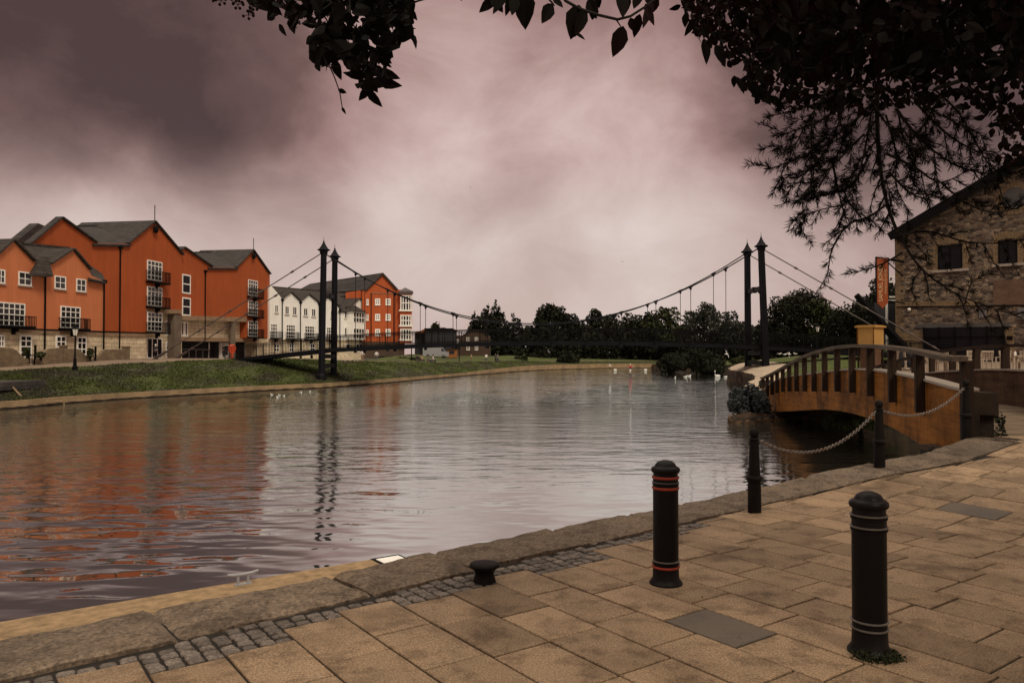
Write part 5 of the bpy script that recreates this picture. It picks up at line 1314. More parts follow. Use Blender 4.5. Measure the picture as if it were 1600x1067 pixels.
# blue-grey shrub at the far end of the timber footbridge, growing over the stone corner
def shrub(px, yt, yb, D, w_, n_, m, label, seed, leaf, zb):
    return tree(px, yt, yb, D, w_, 'bush', n_, m, label, 'shrub', None, zb, leaf, 'shrub', seed, .05)
shrub(1172, 586, 655, 34.5, 70, 5200, 'foliage_blue', 'blue-grey shrub overhanging the water at the far end of the footbridge', 61, .13, -1.0)
shrub(1155, 610, 655, 33.4, 36, 1800, 'foliage_blue', 'low blue-grey shrub nearest the water below the larger one', 62, .11, -1.0)
shrub(1198, 588, 640, 40.5, 34, 1600, 'foliage_blue', 'blue-grey shrub tucked behind the last footbridge posts', 63, .12, -.4)
shrub(1345, 640, 690, 27.0, 120, 1500, 'foliage_mid', 'dark creeping shrub on the wall beneath the footbridge', 64, .12, -.9)
for i, (px, yt, yb, D, w_, lb) in enumerate([(42, 542, 556, 58, 10, 'clipped shrub behind the dipping garden wall, left one'), (141, 541, 558, 64, 12, 'clipped shrub by the second garden gate'), (64, 548, 558, 58.5, 14, 'low shrub just right of the first garden gate')]):
    tree(px, yt, yb, D, w_, 'bush', 260, 'foliage_mid', lb, 'shrub', 'shrubs in the front gardens', seed=70+i, leaf=.2, name='shrub')
# ivy and moss
def tuft(name, label, cat, c, rad, n_, leaf, m, seed):
    P = clump_pts([(0, 0, rad[2]*.3, *rad)], n_, seed); P[:, 2] = np.maximum(P[:, 2], .002); o = cards(name, P, leaf, M[m], None, .6, .3, seed); o.location = c; tag(o, label, cat); return o
M['moss'] = mat('moss', (.020, .024, .008), .95, .5, 20)
tuft('moss', 'dark green moss growing round the foot of the nearest bollard', 'moss', (2.06, 4.36, 0), (.13, .10, .035), 1500, .016, 'moss', 81)
ebp = TB.matrix_basis @ Vector((.22, -.44, .55))
tuft('ivy', 'ragged dark ivy under the stone block at the footbridge end', 'ivy', (7.55, 12.15, .25), (.22, .2, .5), 900, .06, 'foliage_dark', 82)

# ---- grass blades and litter on the far bank are in the grass material; short tufts along the kerb
P = []
for q in range(90000):
    k = random.random()**1.5*(len(gv)-2); i0 = int(k); fx = k-i0; t = random.random()*14; j0 = min(13, int(t)); fy = t-j0
    a = gv[i0][j0].lerp(gv[i0+1][j0], fx); b = gv[i0][j0+1].lerp(gv[i0+1][j0+1], fx); p = a.lerp(b, fy)
    c = noise.fractal(Vector((p.x*.5, p.y*.3, 0)), 1, 2, 3)
    if c < -.25 and random.random() < .7: continue
    P.append((p.x, p.y, p.z+rnd(0, .05)+max(0, c)*.06))
o = cards('grass', np.array(P), .17, M['grass'], None, .35, 1.2, 9); tag(o, 'short rough grass on the far river bank', 'grass', kind='stuff')

# ================================================================== overhanging trees above the camera
def leaf_shape(g, base, d, nrm, L, W_, curl=.15):
    d = d.normalized(); s = d.cross(nrm); s = s.normalized() if s.length > 1e-3 else Vector((1, 0, 0)); nrm = s.cross(d)
    prof = [(0, .0), (.12, .55), (.35, 1.0), (.62, .82), (.85, .38), (1.0, .0)]
    mid = [base+d*(L*t)-nrm*(curl*L*t*t) for t, _ in prof]
    vs = []; 
    for (t, w_), p in zip(prof, mid):
        e = s*(W_*.5*w_); vs += [p-e+nrm*(W_*.12*w_), p, p+e+nrm*(W_*.12*w_)]
    fs = []
    for i in range(5): fs += [(i*3, i*3+1, i*3+4, i*3+3), (i*3+1, i*3+2, i*3+5, i*3+4)]
    g.add(vs, fs)
def in_poly(x, y, P):
    c = False; n_ = len(P)
    for i in range(n_):
        x0, y0 = P[i]; x1, y1 = P[(i+1) % n_]
        if (y0 > y) != (y1 > y) and x < (x1-x0)*(y-y0)/(y1-y0)+x0: c = not c
    return c
def rdir(down=.6):
    v = Vector((random.gauss(0, 1), random.gauss(0, 1), random.gauss(0, 1)-down)); return v.normalized()
random.seed(21)
BT = empty('broadleaf_tree', 'dark broadleaf tree whose leafy boughs frame the top of the view', 'tree', (5.6, 1.2, 0))
def bb(g, name, m, **k):
    o_ = BT.location; g.v = [(x-o_.x, y-o_.y, z-o_.z) for x, y, z in g.v]; return g.build(name, M[m], BT, **k)
g = MB(); g.tube([(5.6, 1.2, -.1), (5.55, 1.25, 1.5), (5.45, 1.4, 3.0), (5.3, 1.7, 4.6)], [.34, .26, .22, .17], 12); bb(g, 'trunk', 'bark', smooth=True)
g = MB()
def limb(pts, r0, r1): k = len(pts); g.tube(pts, [lerp(r0, r1, i/(k-1)) for i in range(k)], 7)
limb([(5.4, 1.5, 3.6), (4.3, 2.6, 4.1), (3.2, 3.6, 4.0), (2.2, 4.2, 3.95)], .12, .04)
limb([(5.3, 1.7, 4.5), (3.6, 2.2, 4.6), (1.6, 2.4, 4.2), (-.2, 2.4, 3.6), (-.6, 2.3, 3.35)], .12, .02)
limb([(5.3, 1.7, 4.4), (4.2, 3.4, 4.5), (3.6, 4.6, 4.0)], .10, .03)
limb([(1.6, 2.4, 4.2), (.9, 2.3, 3.6), (.55, 2.2, 3.15)], .04, .008)
bb(g, 'branch', 'bark')
g = MB(); gt = MB()
# traced stems (pixels, distance) then leaves along them
def stem(pts, D0, D1, r0, r1):
    q = [atY(x, y, lerp(D0, D1, i/(len(pts)-1))) for i, (x, y) in enumerate(pts)]
    gt.tube(q, [lerp(r0, r1, i/(len(q)-1)) for i in range(len(q))], 6); return q
def px_leaf(x0, y0, x1, y1, w_, D, curl=.1):
    a, b = atY(x0, y0, D), atY(x1, y1, D+rnd(-.03, .03)); d = b-a; L = d.length
    nrm = Vector((rnd(-.5, .5), -1, rnd(-.4, .4))).normalized(); leaf_shape(g, a, d, nrm, L, w_/F*D, curl)
clA = [(418, -30), (660, -30), (650, 20), (651, 48), (636, 52), (628, 70), (612, 82), (614, 96), (608, 106), (612, 128), (590, 140), (575, 142), (560, 128), (548, 104), (532, 96), (520, 92), (510, 102), (494, 102), (484, 90), (482, 74), (488, 44), (470, 42), (456, 50), (440, 34), (428, 20)]
for k in range(950):
    x, y = rnd(415, 660), rnd(-30, 145)
    if not in_poly(x, y, clA): continue
    D = rnd(1.95, 2.5); b = atY(x, y, D); d = rdir(.7); L = rnd(.035, .062)
    e = b+d*L; sx = 800+F*e.x/e.y; sy = 555-F*(e.z-CAMZ)/e.y
    if not in_poly(sx, sy, clA) and random.random() < .8: continue
    leaf_shape(g, b, d, rdir(0), L, L*rnd(.5, .7), rnd(.05, .3))
stem([(515, -40), (500, 30), (488, 60), (500, 95)], 2.2, 2.2, .006, .002); stem([(540, -40), (548, 40), (560, 100), (590, 140)], 2.2, 2.2, .007, .002)
stem([(600, -40), (606, 30), (625, 50), (640, 55)], 2.2, 2.2, .005, .002); stem([(505, 92), (515, 104), (523, 122), (531, 145), (535, 170), (539, 176)], 2.2, 2.2, .0025, .0012)
stem([(513, 100), (525, 105), (534, 105)], 2.2, 2.2, .0015, .001)
for l in [(528, 140, 542, 146, 8), (534, 168, 540, 178, 5), (573, 142, 597, 167, 14), (590, 128, 628, 135, 17), (588, 112, 626, 122, 18), (560, 125, 584, 146, 16), (604, 88, 614, 85, 7), (632, 30, 647, 60, 15), (622, 22, 640, 50, 14), (636, 12, 652, 32, 12), (436, 38, 446, 56, 9), (452, 30, 460, 52, 13), (640, -5, 646, 20, 14), (485, 80, 500, 104, 18), (380, -12, 420, 18, 20), (400, -15, 440, 25, 24), (395, -8, 402, 12, 8)]: px_leaf(*l, 2.2)
# seed heads at the far left
for cx, cy in ((345, 2), (372, 8), (388, 24), (360, -6), (398, 10), (332, -4)):
    for q in range(9):
        a = rnd(0, 6.28); stem([(cx+6, -14), (cx, cy), (cx+math.cos(a)*8, cy+math.sin(a)*6)], 2.1, 2.1, .0012, .0008); p = atY(cx+math.cos(a)*8, cy+math.sin(a)*6, 2.1); g.ball(p, .0045, 5, 4)
# middle twig with single large leaves
stem([(868, -20), (884, 2), (905, 14), (935, 24), (965, 31), (985, 26), (1010, 10), (1035, -10)], 1.9, 1.9, .004, .003)
stem([(962, 30), (970, 42)], 1.9, 1.9, .002, .0015); stem([(840, -20), (862, 4), (866, 10)], 1.9, 1.9, .003, .002)
for l in [(776, -4, 748, 20, 18), (790, -10, 770, 22, 16), (800, -10, 790, 26, 14), (822, -14, 820, 47, 36), (768, -6, 786, 20, 18), (806, -4, 800, 24, 18), (862, 6, 847, 37, 22), (864, -2, 880, 12, 12), (905, 8, 892, 62, 36), (920, -2, 932, 30, 20), (915, 14, 899, 58, 20), (930, 10, 925, 32, 16), (934, -10, 936, 14, 12), (974, 41, 958, 90, 28), (970, -16, 974, 28, 24), (982, -10, 975, 26, 14), (985, 28, 990, 50, 14), (1000, 22, 990, 60, 17), (1008, 6, 1022, 40, 13), (1020, 4, 1004, 44, 15), (1028, -4, 1016, 24, 14), (1000, -8, 990, 14, 16), (1012, -10, 1020, 14, 18), (715, -10, 722, 2, 8), (900, 52, 914, 62, 6)]: px_leaf(*l, 1.9, .05)
# dense right-hand canopy
clB = [(1064, -200), (1062, 6), (1078, 30), (1072, 44), (1086, 56), (1098, 58), (1112, 74), (1128, 70), (1130, 100), (1142, 104), (1156, 92), (1166, 116), (1148, 128), (1160, 146), (1180, 150), (1192, 160), (1204, 158), (1216, 172), (1262, 168), (1290, 176), (1330, 172), (1350, 184), (1400, 170), (1440, 164), (1480, 166), (1530, 172), (1545, 200), (1560, 222), (1556, 250), (1572, 262), (1600, 262), (1760, 330), (2300, 330), (2300, -200)]
def inB(p): return in_poly(800+F*p.x/p.y, 555-F*(p.z-CAMZ)/p.y, clB)
k = 0
while k < 9000:
    x = 1060+(2300-1060)*random.random()**(1.5 if k < 7800 else 1.0); y = rnd(-200, 335)
    if k > 4200 and x > 1660: continue
    if not in_poly(x, y, clB): continue
    D = rnd(2.6, 4.8); b = atY(x, y, D); d = rdir(.6); L = rnd(.05, .085)*(1.2 if y < 110 and x > 1180 else .7)*(D/3.6)
    if not inB(b+d*L) and random.random() < .75: continue
    leaf_shape(g, b, d, rdir(0), L, L*rnd(.5, .72), rnd(.05, .3)); k += 1
for l in [(1072, 20, 1070, 44, 12), (1085, 30, 1070, 58, 12), (1096, 40, 1108, 62, 12), (1148, 118, 1146, 138, 10), (1170, 128, 1186, 156, 15), (1180, 135, 1206, 164, 18), (1150, 120, 1164, 146, 12), (1100, 60, 1106, 100, 18), (1118, 70, 1134, 104, 17), (1200, 150, 1230, 172, 14)]: px_leaf(*l, 2.8)
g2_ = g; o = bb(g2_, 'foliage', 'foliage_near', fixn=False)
bb(gt, 'twigs', 'bark')
# upper crown, outside the picture but shading the paving
P = clump_pts([(4.2, 2.6, 5.4, 2.4, 2.2, 1.0), (6.6, 1.0, 6.0, 2.4, 2.4, 1.4), (2.2, 2.2, 5.0, 1.6, 1.4, .6), (5.8, 4.6, 5.4, 2.0, 1.8, 1.0), (7.6, 3.5, 4.6, 1.6, 2.0, 1.2)], 5200, 77, .5)-np.array([5.6, 1.2, 0])
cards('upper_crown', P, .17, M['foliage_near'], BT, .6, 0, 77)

# ---- needle-leaved tree with feathery sprays on the right
random.seed(33)
CT = empty('conifer_tree', 'dark needle-leaved tree with feathery drooping sprays, right of the picture', 'tree', (7.6, 4.6, 0))
o_ = CT.location
g = MB(); g.tube([(7.6, 4.6, -.1), (7.5, 4.6, 2.0), (7.3, 4.6, 4.2), (7.0, 4.5, 6.0)], [.26, .2, .15, .08], 10); g.v = [tuple(Vector(v)-o_) for v in g.v]; g.build('trunk', M['bark'], CT, smooth=True)
gb = MB(); gn = MB()
def rosette(p, ax, L, k=15):
    ax = ax.normalized(); s = ax.cross(Vector((.3, .9, .2))).normalized(); u = ax.cross(s)
    for i in range(k):
        t = rnd(0, 6.283); e = rnd(.15, 1.15); d = (ax*math.cos(e)+(s*math.cos(t)+u*math.sin(t))*math.sin(e)).normalized()
        l = L*rnd(.7, 1.15); w_ = d.cross(Vector((rnd(-1, 1), rnd(-1, 1), rnd(-1, 1)))).normalized()*.00075*(l/.035+.3)
        q = p+ax*rnd(-.01, .012); gn.add([q-w_*.7, q+w_*.7, q+d*l*.6+w_*1.25, q+d*l, q+d*l*.6-w_*1.25], [(0, 1, 2, 3, 4)])
def spray(pts, D0, D1, r0=.008, dens=.034, sub=True, lv=0, L=.033):
    q = [atY(x, y, lerp(D0, D1, i/(len(pts)-1))) for i, (x, y) in enumerate(pts)]
    # smooth
    cur = []
    for i in range(len(q)-1):
        p0, p1, p2, p3 = q[max(0, i-1)], q[i], q[i+1], q[min(len(q)-1, i+2)]
        for t in np.linspace(0, 1, 6)[:-1]: cur.append(.5*((2*p1)+(-p0+p2)*t+(2*p0-5*p1+4*p2-p3)*t*t+(-p0+3*p1-3*p2+p3)*t**3))
    cur.append(q[-1]); grow(cur, r0, dens, sub, lv, L)
def grow(cur, r0, dens, sub, lv, L):
    gb.tube(cur, [lerp(r0, .0016, i/(len(cur)-1)) for i in range(len(cur))], 5)
    tot = 0; nxt = dens*(1.5 if lv == 0 else .6); nsub = rnd(.05, .10)
    for a, b in zip(cur, cur[1:]):
        seg = (b-a); l = seg.length; d = seg.normalized() if l > 0 else Vector((0, 0, -1))
        while nxt < tot+l:
            p = a.lerp(b, (nxt-tot)/l)
            side = Vector((rnd(-1, 1), rnd(-1, 1), rnd(-1, 1))).normalized()
            rosette(p+side*.004, (d+side*.8), L, 24); nxt += dens
        if sub:
            while nsub < tot+l:
                p = a.lerp(b, (nsub-tot)/l); side = d.cross(Vector((rnd(-.25, .25), 1, rnd(-.25, .25)))).normalized()*random.choice((-1, 1))
                dr = (d*.9+side*rnd(.6, 1.1)+Vector((0, 0, -.10))).normalized(); ln = rnd(.07, .17)*(1.0 if lv == 0 else .6)
                c2 = [p]; dd_ = dr.copy()
                for i in range(6): dd_ = (dd_+Vector((rnd(-.10, .10), rnd(-.10, .10), -.05))).normalized(); c2.append(c2[-1]+dd_*ln/6)
                grow(c2, r0*.45, dens, lv == 0 and sub == 2 and random.random() < .5, lv+1, L); nsub += rnd(.06, .11)
        tot += l
    rosette(cur[-1], cur[-1]-cur[-2], L, 16)
DD = 3.3
spray([(1370, 130), (1372, 230), (1384, 310), (1404, 365), (1440, 420), (1500, 462), (1588, 493)], DD, DD, .011, .05, 1)
spray([(1384, 320), (1360, 338), (1325, 352), (1300, 390), (1292, 430), (1275, 458)], DD, DD-.1, .006, .030, 0)
spray([(1325, 352), (1300, 372), (1290, 380)], DD, DD, .004, .030, 0)
spray([(1300, 250), (1310, 300), (1324, 350)], DD, DD, .006, .04, 1)
spray([(1410, 395), (1380, 412), (1350, 422), (1325, 428)], DD, DD, .005, .028, 0)
spray([(1404, 368), (1450, 362), (1510, 378), (1560, 380), (1600, 374)], DD, DD+.1, .006, .045, 1)
spray([(1470, 285), (1510, 318), (1555, 332), (1600, 322)], DD, DD, .005, .03, 1)
spray([(1440, 420), (1425, 445), (1430, 470)], DD, DD, .003, .028, 0)
spray([(1510, 466), (1520, 440), (1545, 428)], DD, DD, .003, .028, 0)
spray([(1430, 160), (1480, 210), (1530, 238), (1556, 240)], DD, DD, .006, .035, 1)
spray([(1400, 170), (1440, 220), (1500, 262), (1560, 272)], DD, DD, .007, .035, 1)
spray([(1384, 240), (1430, 262), (1470, 285), (1520, 262)], DD, DD, .007, .035, 1)
spray([(1390, 270), (1420, 300), (1450, 310), (1475, 290)], DD, DD, .006, .033, 1)
for pts in [[(1340, 150), (1290, 185), (1240, 205), (1213, 212)], [(1345, 180), (1290, 225), (1240, 250), (1203, 264)], [(1350, 210), (1310, 250), (1275, 285), (1250, 310)], [(1360, 240), (1330, 290), (1290, 305), (1252, 312)], [(1330, 130), (1280, 160), (1230, 175), (1203, 182)],
            [(1362, 170), (1350, 240), (1335, 290), (1310, 330)], [(1320, 160), (1300, 220), (1268, 262), (1245, 280)], [(1400, 150), (1410, 210), (1430, 255), (1425, 300)], [(1300, 130), (1262, 190), (1240, 230), (1218, 240)], [(1372, 150), (1330, 200), (1300, 260), (1275, 300)],
            [(1384, 180), (1400, 240), (1400, 290), (1420, 330)], [(1420, 150), (1470, 180), (1510, 200), (1540, 215)], [(1350, 140), (1390, 200), (1440, 240), (1480, 250)], [(1460, 140), (1500, 180), (1540, 250), (1570, 275)], [(1340, 260), (1320, 300), (1345, 340), (1352, 345)], [(1470, 150), (1440, 200), (1400, 250), (1380, 290)]]:
    d_ = DD+rnd(-.5, .35); spray(pts, d_+.1, d_, .005, .024, 2 if random.random() < .7 else 1)
limbp = [(7.3, 4.6, 4.4), (6.0, 4.2, 4.2), (4.2, 3.8, 3.9), tuple(atY(1372, 120, DD))]
gb.tube(limbp, [.07, .05, .03, .011], 7)
limbp = [(7.3, 4.6, 4.1), (5.5, 4.2, 4.0), (3.6, 3.7, 3.5), tuple(atY(1460, 140, DD))]; gb.tube(limbp, [.07, .05, .03, .008], 7)
for gg_, nm, m in ((gb, 'branch', 'bark'), (gn, 'needles', 'needles')):
    gg_.v = [(v[0]-o_.x, v[1]-o_.y, v[2]-o_.z) for v in gg_.v]; gg_.build(nm, M[m], CT, fixn=False)
# ================================================================== birds, people, furniture, small things
def gull(loc, rz, label, cat='gull', group=None, sc_=1.0, body='gull_white', wing='gull_grey', float_=True, neck=0.0, name='gull'):
    r = empty(name, label, cat, loc, rz, group); r.scale = (sc_,)*3
    g = MB(); n_ = 10
    prof = [(-.26, .012, .07), (-.18, .05, .06), (-.05, .085, .05), (.07, .085, .05), (.15, .055, .075), (.18, .038, .12), (.19, .036, .16)]
    if neck: prof = [(-.30, .015, .09), (-.2, .08, .07), (-.02, .125, .06), (.12, .11, .06), (.2, .06, .10), (.25, .035, .2), (.245, .030, .2+neck*.5), (.23, .032, .2+neck)]
    g.tube([(x, 0, z) for x, _, z in prof], [q for _, q, _ in prof], n_)
    hx, hz = (.195, .18) if not neck else (.25, .21+neck); g.ball((hx+.01, 0, hz), (.050, .038, .040), 8, 6)
    if not float_:
        for s in (-1, 1): g.tube([(0, s*.03, .02), (0, s*.03, -.10)], .008, 4)
    g.build('body', M[body], r, smooth=True)
    g = MB()
    for s in (-1, 1): g.add([(.08, s*.075, .10), (.0, s*.100, .075), (-.15, s*.07, .07), (-.30, s*.02, .085), (-.12, s*.04, .115)], [(0, 1, 2, 3, 4)])
    g.build('wing', M[wing], r)
    g = MB(); g.tube([(hx+.05, 0, hz), (hx+.10, 0, hz-.012)], [.012, .003], 5); g.build('beak', M['beak_orange'], r)
    return r
def flying(px, py, D, label, span=1.2, rz=0, roll=.2):
    p = atY(px, py, D); r = empty('gull', label, 'gull', p, rz, 'gulls in flight'); r.rotation_euler = (roll, 0, rz)
    g = MB(); g.tube([(-.25, 0, 0), (-.1, 0, 0), (.05, 0, 0), (.2, 0, .01), (.24, 0, .01)], [.015, .06, .07, .045, .01], 8); g.build('body', M['gull_white'], r, smooth=True)
    for s in (-1, 1):
        g = MB(); h = span/2; vs = [(.09, s*.04, .02), (.13, s*h*.45, .13), (.02, s*h, .07), (-.03, s*h*.9, .06), (.0, s*h*.45, .11), (-.08, s*.04, .02)]
        g.add(vs+[(x, y, z-.012) for x, y, z in vs], [(0, 1, 4, 5), (1, 2, 3, 4), (6, 11, 10, 7), (7, 10, 9, 8), (0, 6, 7, 1), (1, 7, 8, 2), (3, 9, 10, 4), (4, 10, 11, 5)]); g.build('wing', M['gull_grey'], r)
random.seed(5)
WG = 'birds floating on the river'
for px, y, lb in [(1034, 583.5, 'white gull at the left end of the floating row below the large bush'), (1038, 583, 'white gull second from the left in the floating row'), (1042, 584, 'white gull third from the left in the floating row'), (1046, 583, 'white gull at the right end of the floating row'),
               (1055, 590, 'lone white gull on dark water nearest the camera'), (1071, 588.5, 'white gull on dark water, left of a close pair'), (1077, 587.5, 'white gull on dark water, right of a close pair'),
               (437, 617, 'white gull beside the far kerb, left of the bridge tower'), (443.5, 617.8, 'white gull close right of the leftmost kerb gull'), (434, 620, 'white gull farther out from the far kerb'),
               (484, 611.5, 'white gull resting against the kerb below the left tower'), (470, 612.5, 'white gull just left of the one below the tower'), (425, 616, 'white gull leftmost in the kerbside flock')]:
    p = atZ(px, y, WZ); gull((p.x, p.y, WZ-.03), rnd(0, 6.28), lb, 'gull', WG, 1.1 if px > 1000 else .45)
p = atZ(1121, 587.5, WZ); gull((p.x, p.y, WZ-.03), 2.6, 'white swan floating below the stones left of the right tower', 'swan', None, 1.35, 'gull_white', 'gull_white', True, .35, 'swan')
p = atZ(1134, 589, WZ); gull((p.x, p.y, WZ-.03), .3, 'white gull just right of the floating swan', 'gull', WG, 1.2)
GG = 'white birds resting on the right-hand lawn'
for px, y, D, sc_, nk, lb in [(1218, 553, 100, 1.1, 0, 'white gull leftmost on the lawn behind the right tower'), (1226, 554, 98, 1.1, 0, 'white gull second on the lawn behind the right tower'), (1233, 553.5, 99, 1.1, 0, 'white gull third on the lawn, left of the swan'), (1243, 553, 99, 1.1, 0, 'white gull rightmost on the lawn, beyond the swan'),
                     (1239, 561.5, 84, 1.6, .3, 'large white swan sitting on the lawn'), (1190, 578, 70, 1.5, .15, 'white goose on the gravel between the right tower columns'), (1184, 572, 76, 1.0, 0, 'white gull on the lawn edge between the tower columns')]:
    p = atY(px, y, D); gull((p.x, p.y, p.z-.05), rnd(-.6, .6)+(3.1 if px % 2 else 0), lb, 'swan' if 'swan' in lb else ('goose' if 'goose' in lb else 'gull'), GG, sc_, 'gull_white', 'gull_white' if nk else 'gull_grey', True, nk, 'swan' if 'swan' in lb else ('goose' if 'goose' in lb else 'gull'))
flying(735, 293, 160, 'small gull gliding high in the clouds left of centre', 1.2, .3); flying(972, 409, 120, 'small dark bird flying above the middle of the bridge', .7, 1.0, .7)
flying(953, 571, 150, 'pale gull skimming low over the water near the rower', 1.3, .2, .5); flying(1135, 553, 85, 'white gull banking in front of the large dark bush', 1.1, .5, 1.0)

# ---- people
def skin_mesh(name, chains, m, parent, sub=1):
    bm = bmesh.new(); lay = bm.verts.layers.skin.verify(); cache = {}; first = True
    for ch in chains:
        prev = None
        for (x, y, z, rad) in ch:
            k = (round(x, 3), round(y, 3), round(z, 3))
            if k not in cache:
                v = bm.verts.new((x, y, z)); v[lay].radius = (rad, rad); v[lay].use_root = first; first = False; cache[k] = v
            v = cache[k]
            if prev and prev is not v and not bm.edges.get((prev, v)): bm.edges.new((prev, v))
            prev = v
    me = bpy.data.meshes.new(name); bm.to_mesh(me); bm.free(); me.materials.append(m)
    o = bpy.data.objects.new(name, me); COL.objects.link(o); o.parent = parent
    md = o.modifiers.new('skin', 'SKIN'); md.use_smooth_shade = True; o.modifiers.new('sub', 'SUBSURF').levels = sub; o.modifiers['sub'].render_levels = sub
    return o
def person(loc, rz, label, J, top='cloth_black', legs='cloth_navy', cap=None, group='people on the far bank', scale=1.0):
    """J: joint dict (metres, x forward, y left)"""
    r = empty('person', label, 'person', loc, rz, group); r.scale = (scale,)*3
    P_ = lambda k, rad, d=(0, 0, 0): (J[k][0]+d[0], J[k][1]+d[1], J[k][2]+d[2], rad)
    hip, ch, nk, hd = J['hip'], J['chest'], J['neck'], J['head']
    sp = [P_('hip', .115), ((hip[0]+ch[0])/2, 0, (hip[2]+ch[2])/2, .105), P_('chest', .125), P_('neck', .055), (hd[0]*.6+nk[0]*.4, 0, hd[2]*.6+nk[2]*.4-.02, .065), P_('head', .092), (hd[0], hd[1], hd[2]+.08, .07)]
    chains = [sp]; tp = [[P_('hip', .125), ((hip[0]+ch[0])/2, 0, (hip[2]+ch[2])/2, .125), P_('chest', .145), (nk[0], nk[1], nk[2]-.06, .08)]]; lg = []
    for s, t in (('l', 1), ('r', -1)):
        sh = (ch[0], t*.17, ch[2]+.10)
        arm = [P_('chest', .125), (*sh, .055), (*J['elb'+s], .042), (*J['hand'+s], .030), (J['hand'+s][0]+.05, J['hand'+s][1], J['hand'+s][2]-.05, .022)]
        leg = [P_('hip', .115), (hip[0], t*.09, hip[2]-.06, .085), (*J['knee'+s], .055), (*J['foot'+s], .04), (J['foot'+s][0]+.14, J['foot'+s][1], J['foot'+s][2]-.04, .032)]
        chains += [arm, leg]
        tp.append([P_('chest', .145), (*sh, .072), (*J['elb'+s], .055), tuple(lerp(a, b, .85) for a, b in zip(J['elb'+s], J['hand'+s]))+(.042,)])
        lg.append([P_('hip', .128), (hip[0], t*.09, hip[2]-.06, .10), (*J['knee'+s], .07), tuple(lerp(a, b, .92) for a, b in zip(J['knee'+s], J['foot'+s]))+(.058,)])
    body = skin_mesh('body', chains, M['skin'], r)
    skin_mesh('jacket', tp, M[top], r); skin_mesh('trousers', lg, M[legs], r)
    g = MB(); g.ball((hd[0]-.015, hd[1], hd[2]+.055), (.115, .10, .105), 10, 8); g.build('cap' if cap else 'hair', M[cap or 'hair'], r, smooth=True)
    return r
def walkJ(st=.2, arm=.15, lean=0.03):
    return dict(hip=(0, 0, .93), chest=(lean, 0, 1.30), neck=(lean, 0, 1.50), head=(lean+.03, 0, 1.64), elbl=(-arm*.6, .25, 1.12), handl=(-arm*.3+.05, .27, .88), elbr=(arm*.4, -.25, 1.12), handr=(arm+.1, -.25, .92),
                kneel=(st*.6, .10, .50), footl=(st, .10, .07), kneer=(.02, -.10, .49), footr=(-st, -.10, .10))
sitJ = dict(hip=(0, 0, .48), chest=(.0, 0, .85), neck=(.02, 0, 1.04), head=(.06, 0, 1.19), elbl=(.08, .24, .70), handl=(.28, .18, .60), elbr=(.08, -.24, .70), handr=(.28, -.18, .60), kneel=(.42, .12, .50), footl=(.42, .12, .07), kneer=(.42, -.12, .50), footr=(.42, -.12, .07))
cycJ = dict(hip=(-.22, 0, .98), chest=(.10, 0, 1.26), neck=(.24, 0, 1.40), head=(.34, 0, 1.50), elbl=(.28, .24, 1.12), handl=(.48, .22, 1.02), elbr=(.28, -.24, 1.12), handr=(.48, -.22, 1.02), kneel=(.20, .10, .80), footl=(.02, .10, .38), kneer=(.12, -.10, .62), footr=(-.02, -.10, .20))
rowJ = dict(hip=(-.1, 0, .18), chest=(.02, 0, .55), neck=(.08, 0, .74), head=(.12, 0, .89), elbl=(.24, .26, .42), handl=(.5, .18, .42), elbr=(.24, -.26, .42), handr=(.5, -.18, .42), kneel=(.35, .1, .42), footl=(.72, .1, .14), kneer=(.35, -.1, .42), footr=(.72, -.1, .14))
def bicycle(loc, rz, label):
    r = empty('bicycle', label, 'bicycle', loc, rz)
    for x in (-.52, .52):
        g = MB(); g.tube([(x+.33*math.cos(t), 0, .34+.33*math.sin(t)) for t in np.linspace(0, 2*math.pi, 21)], .02, 6)
        for t in np.linspace(0, math.pi, 7)[:-1]: g.bar((x-.32*math.cos(t), 0, .34-.32*math.sin(t)), (x+.32*math.cos(t), 0, .34+.32*math.sin(t)), .006)
        g.build('wheel', M['dark_metal'], r)
    g = MB()
    for p, q in (((-.52, 0, .34), (-.08, 0, .30)), ((-.08, 0, .30), (-.22, 0, .82)), ((-.20, 0, .74), (.36, 0, .80)), ((-.08, 0, .30), (.38, 0, .70)), ((-.52, 0, .34), (-.2, 0, .74)), ((.34, 0, .92), (.52, 0, .34))): g.tube([p, q], .018, 6)
    g.build('frame', M['dark_metal'], r)
    g = MB(); g.tube([(.42, -.26, .98), (.34, -.1, .98), (.34, .1, .98), (.42, .26, .98)], .014, 6); g.tube([(.34, 0, .9), (.34, 0, .98)], .014, 6); g.build('handlebar', M['dark_metal'], r)
    g = MB(); g.ball((-.24, 0, .86), (.14, .06, .035), 8, 5); g.build('saddle', M['cloth_black'], r)
p = atY(243, 563, 78); bicycle(p, 2.0, 'dark bicycle ridden along the far bank path'); person(p, 2.0, 'cyclist in dark clothes and pale helmet riding past the orange block', cycJ, 'cloth_black', 'cloth_black', 'cloth_white')
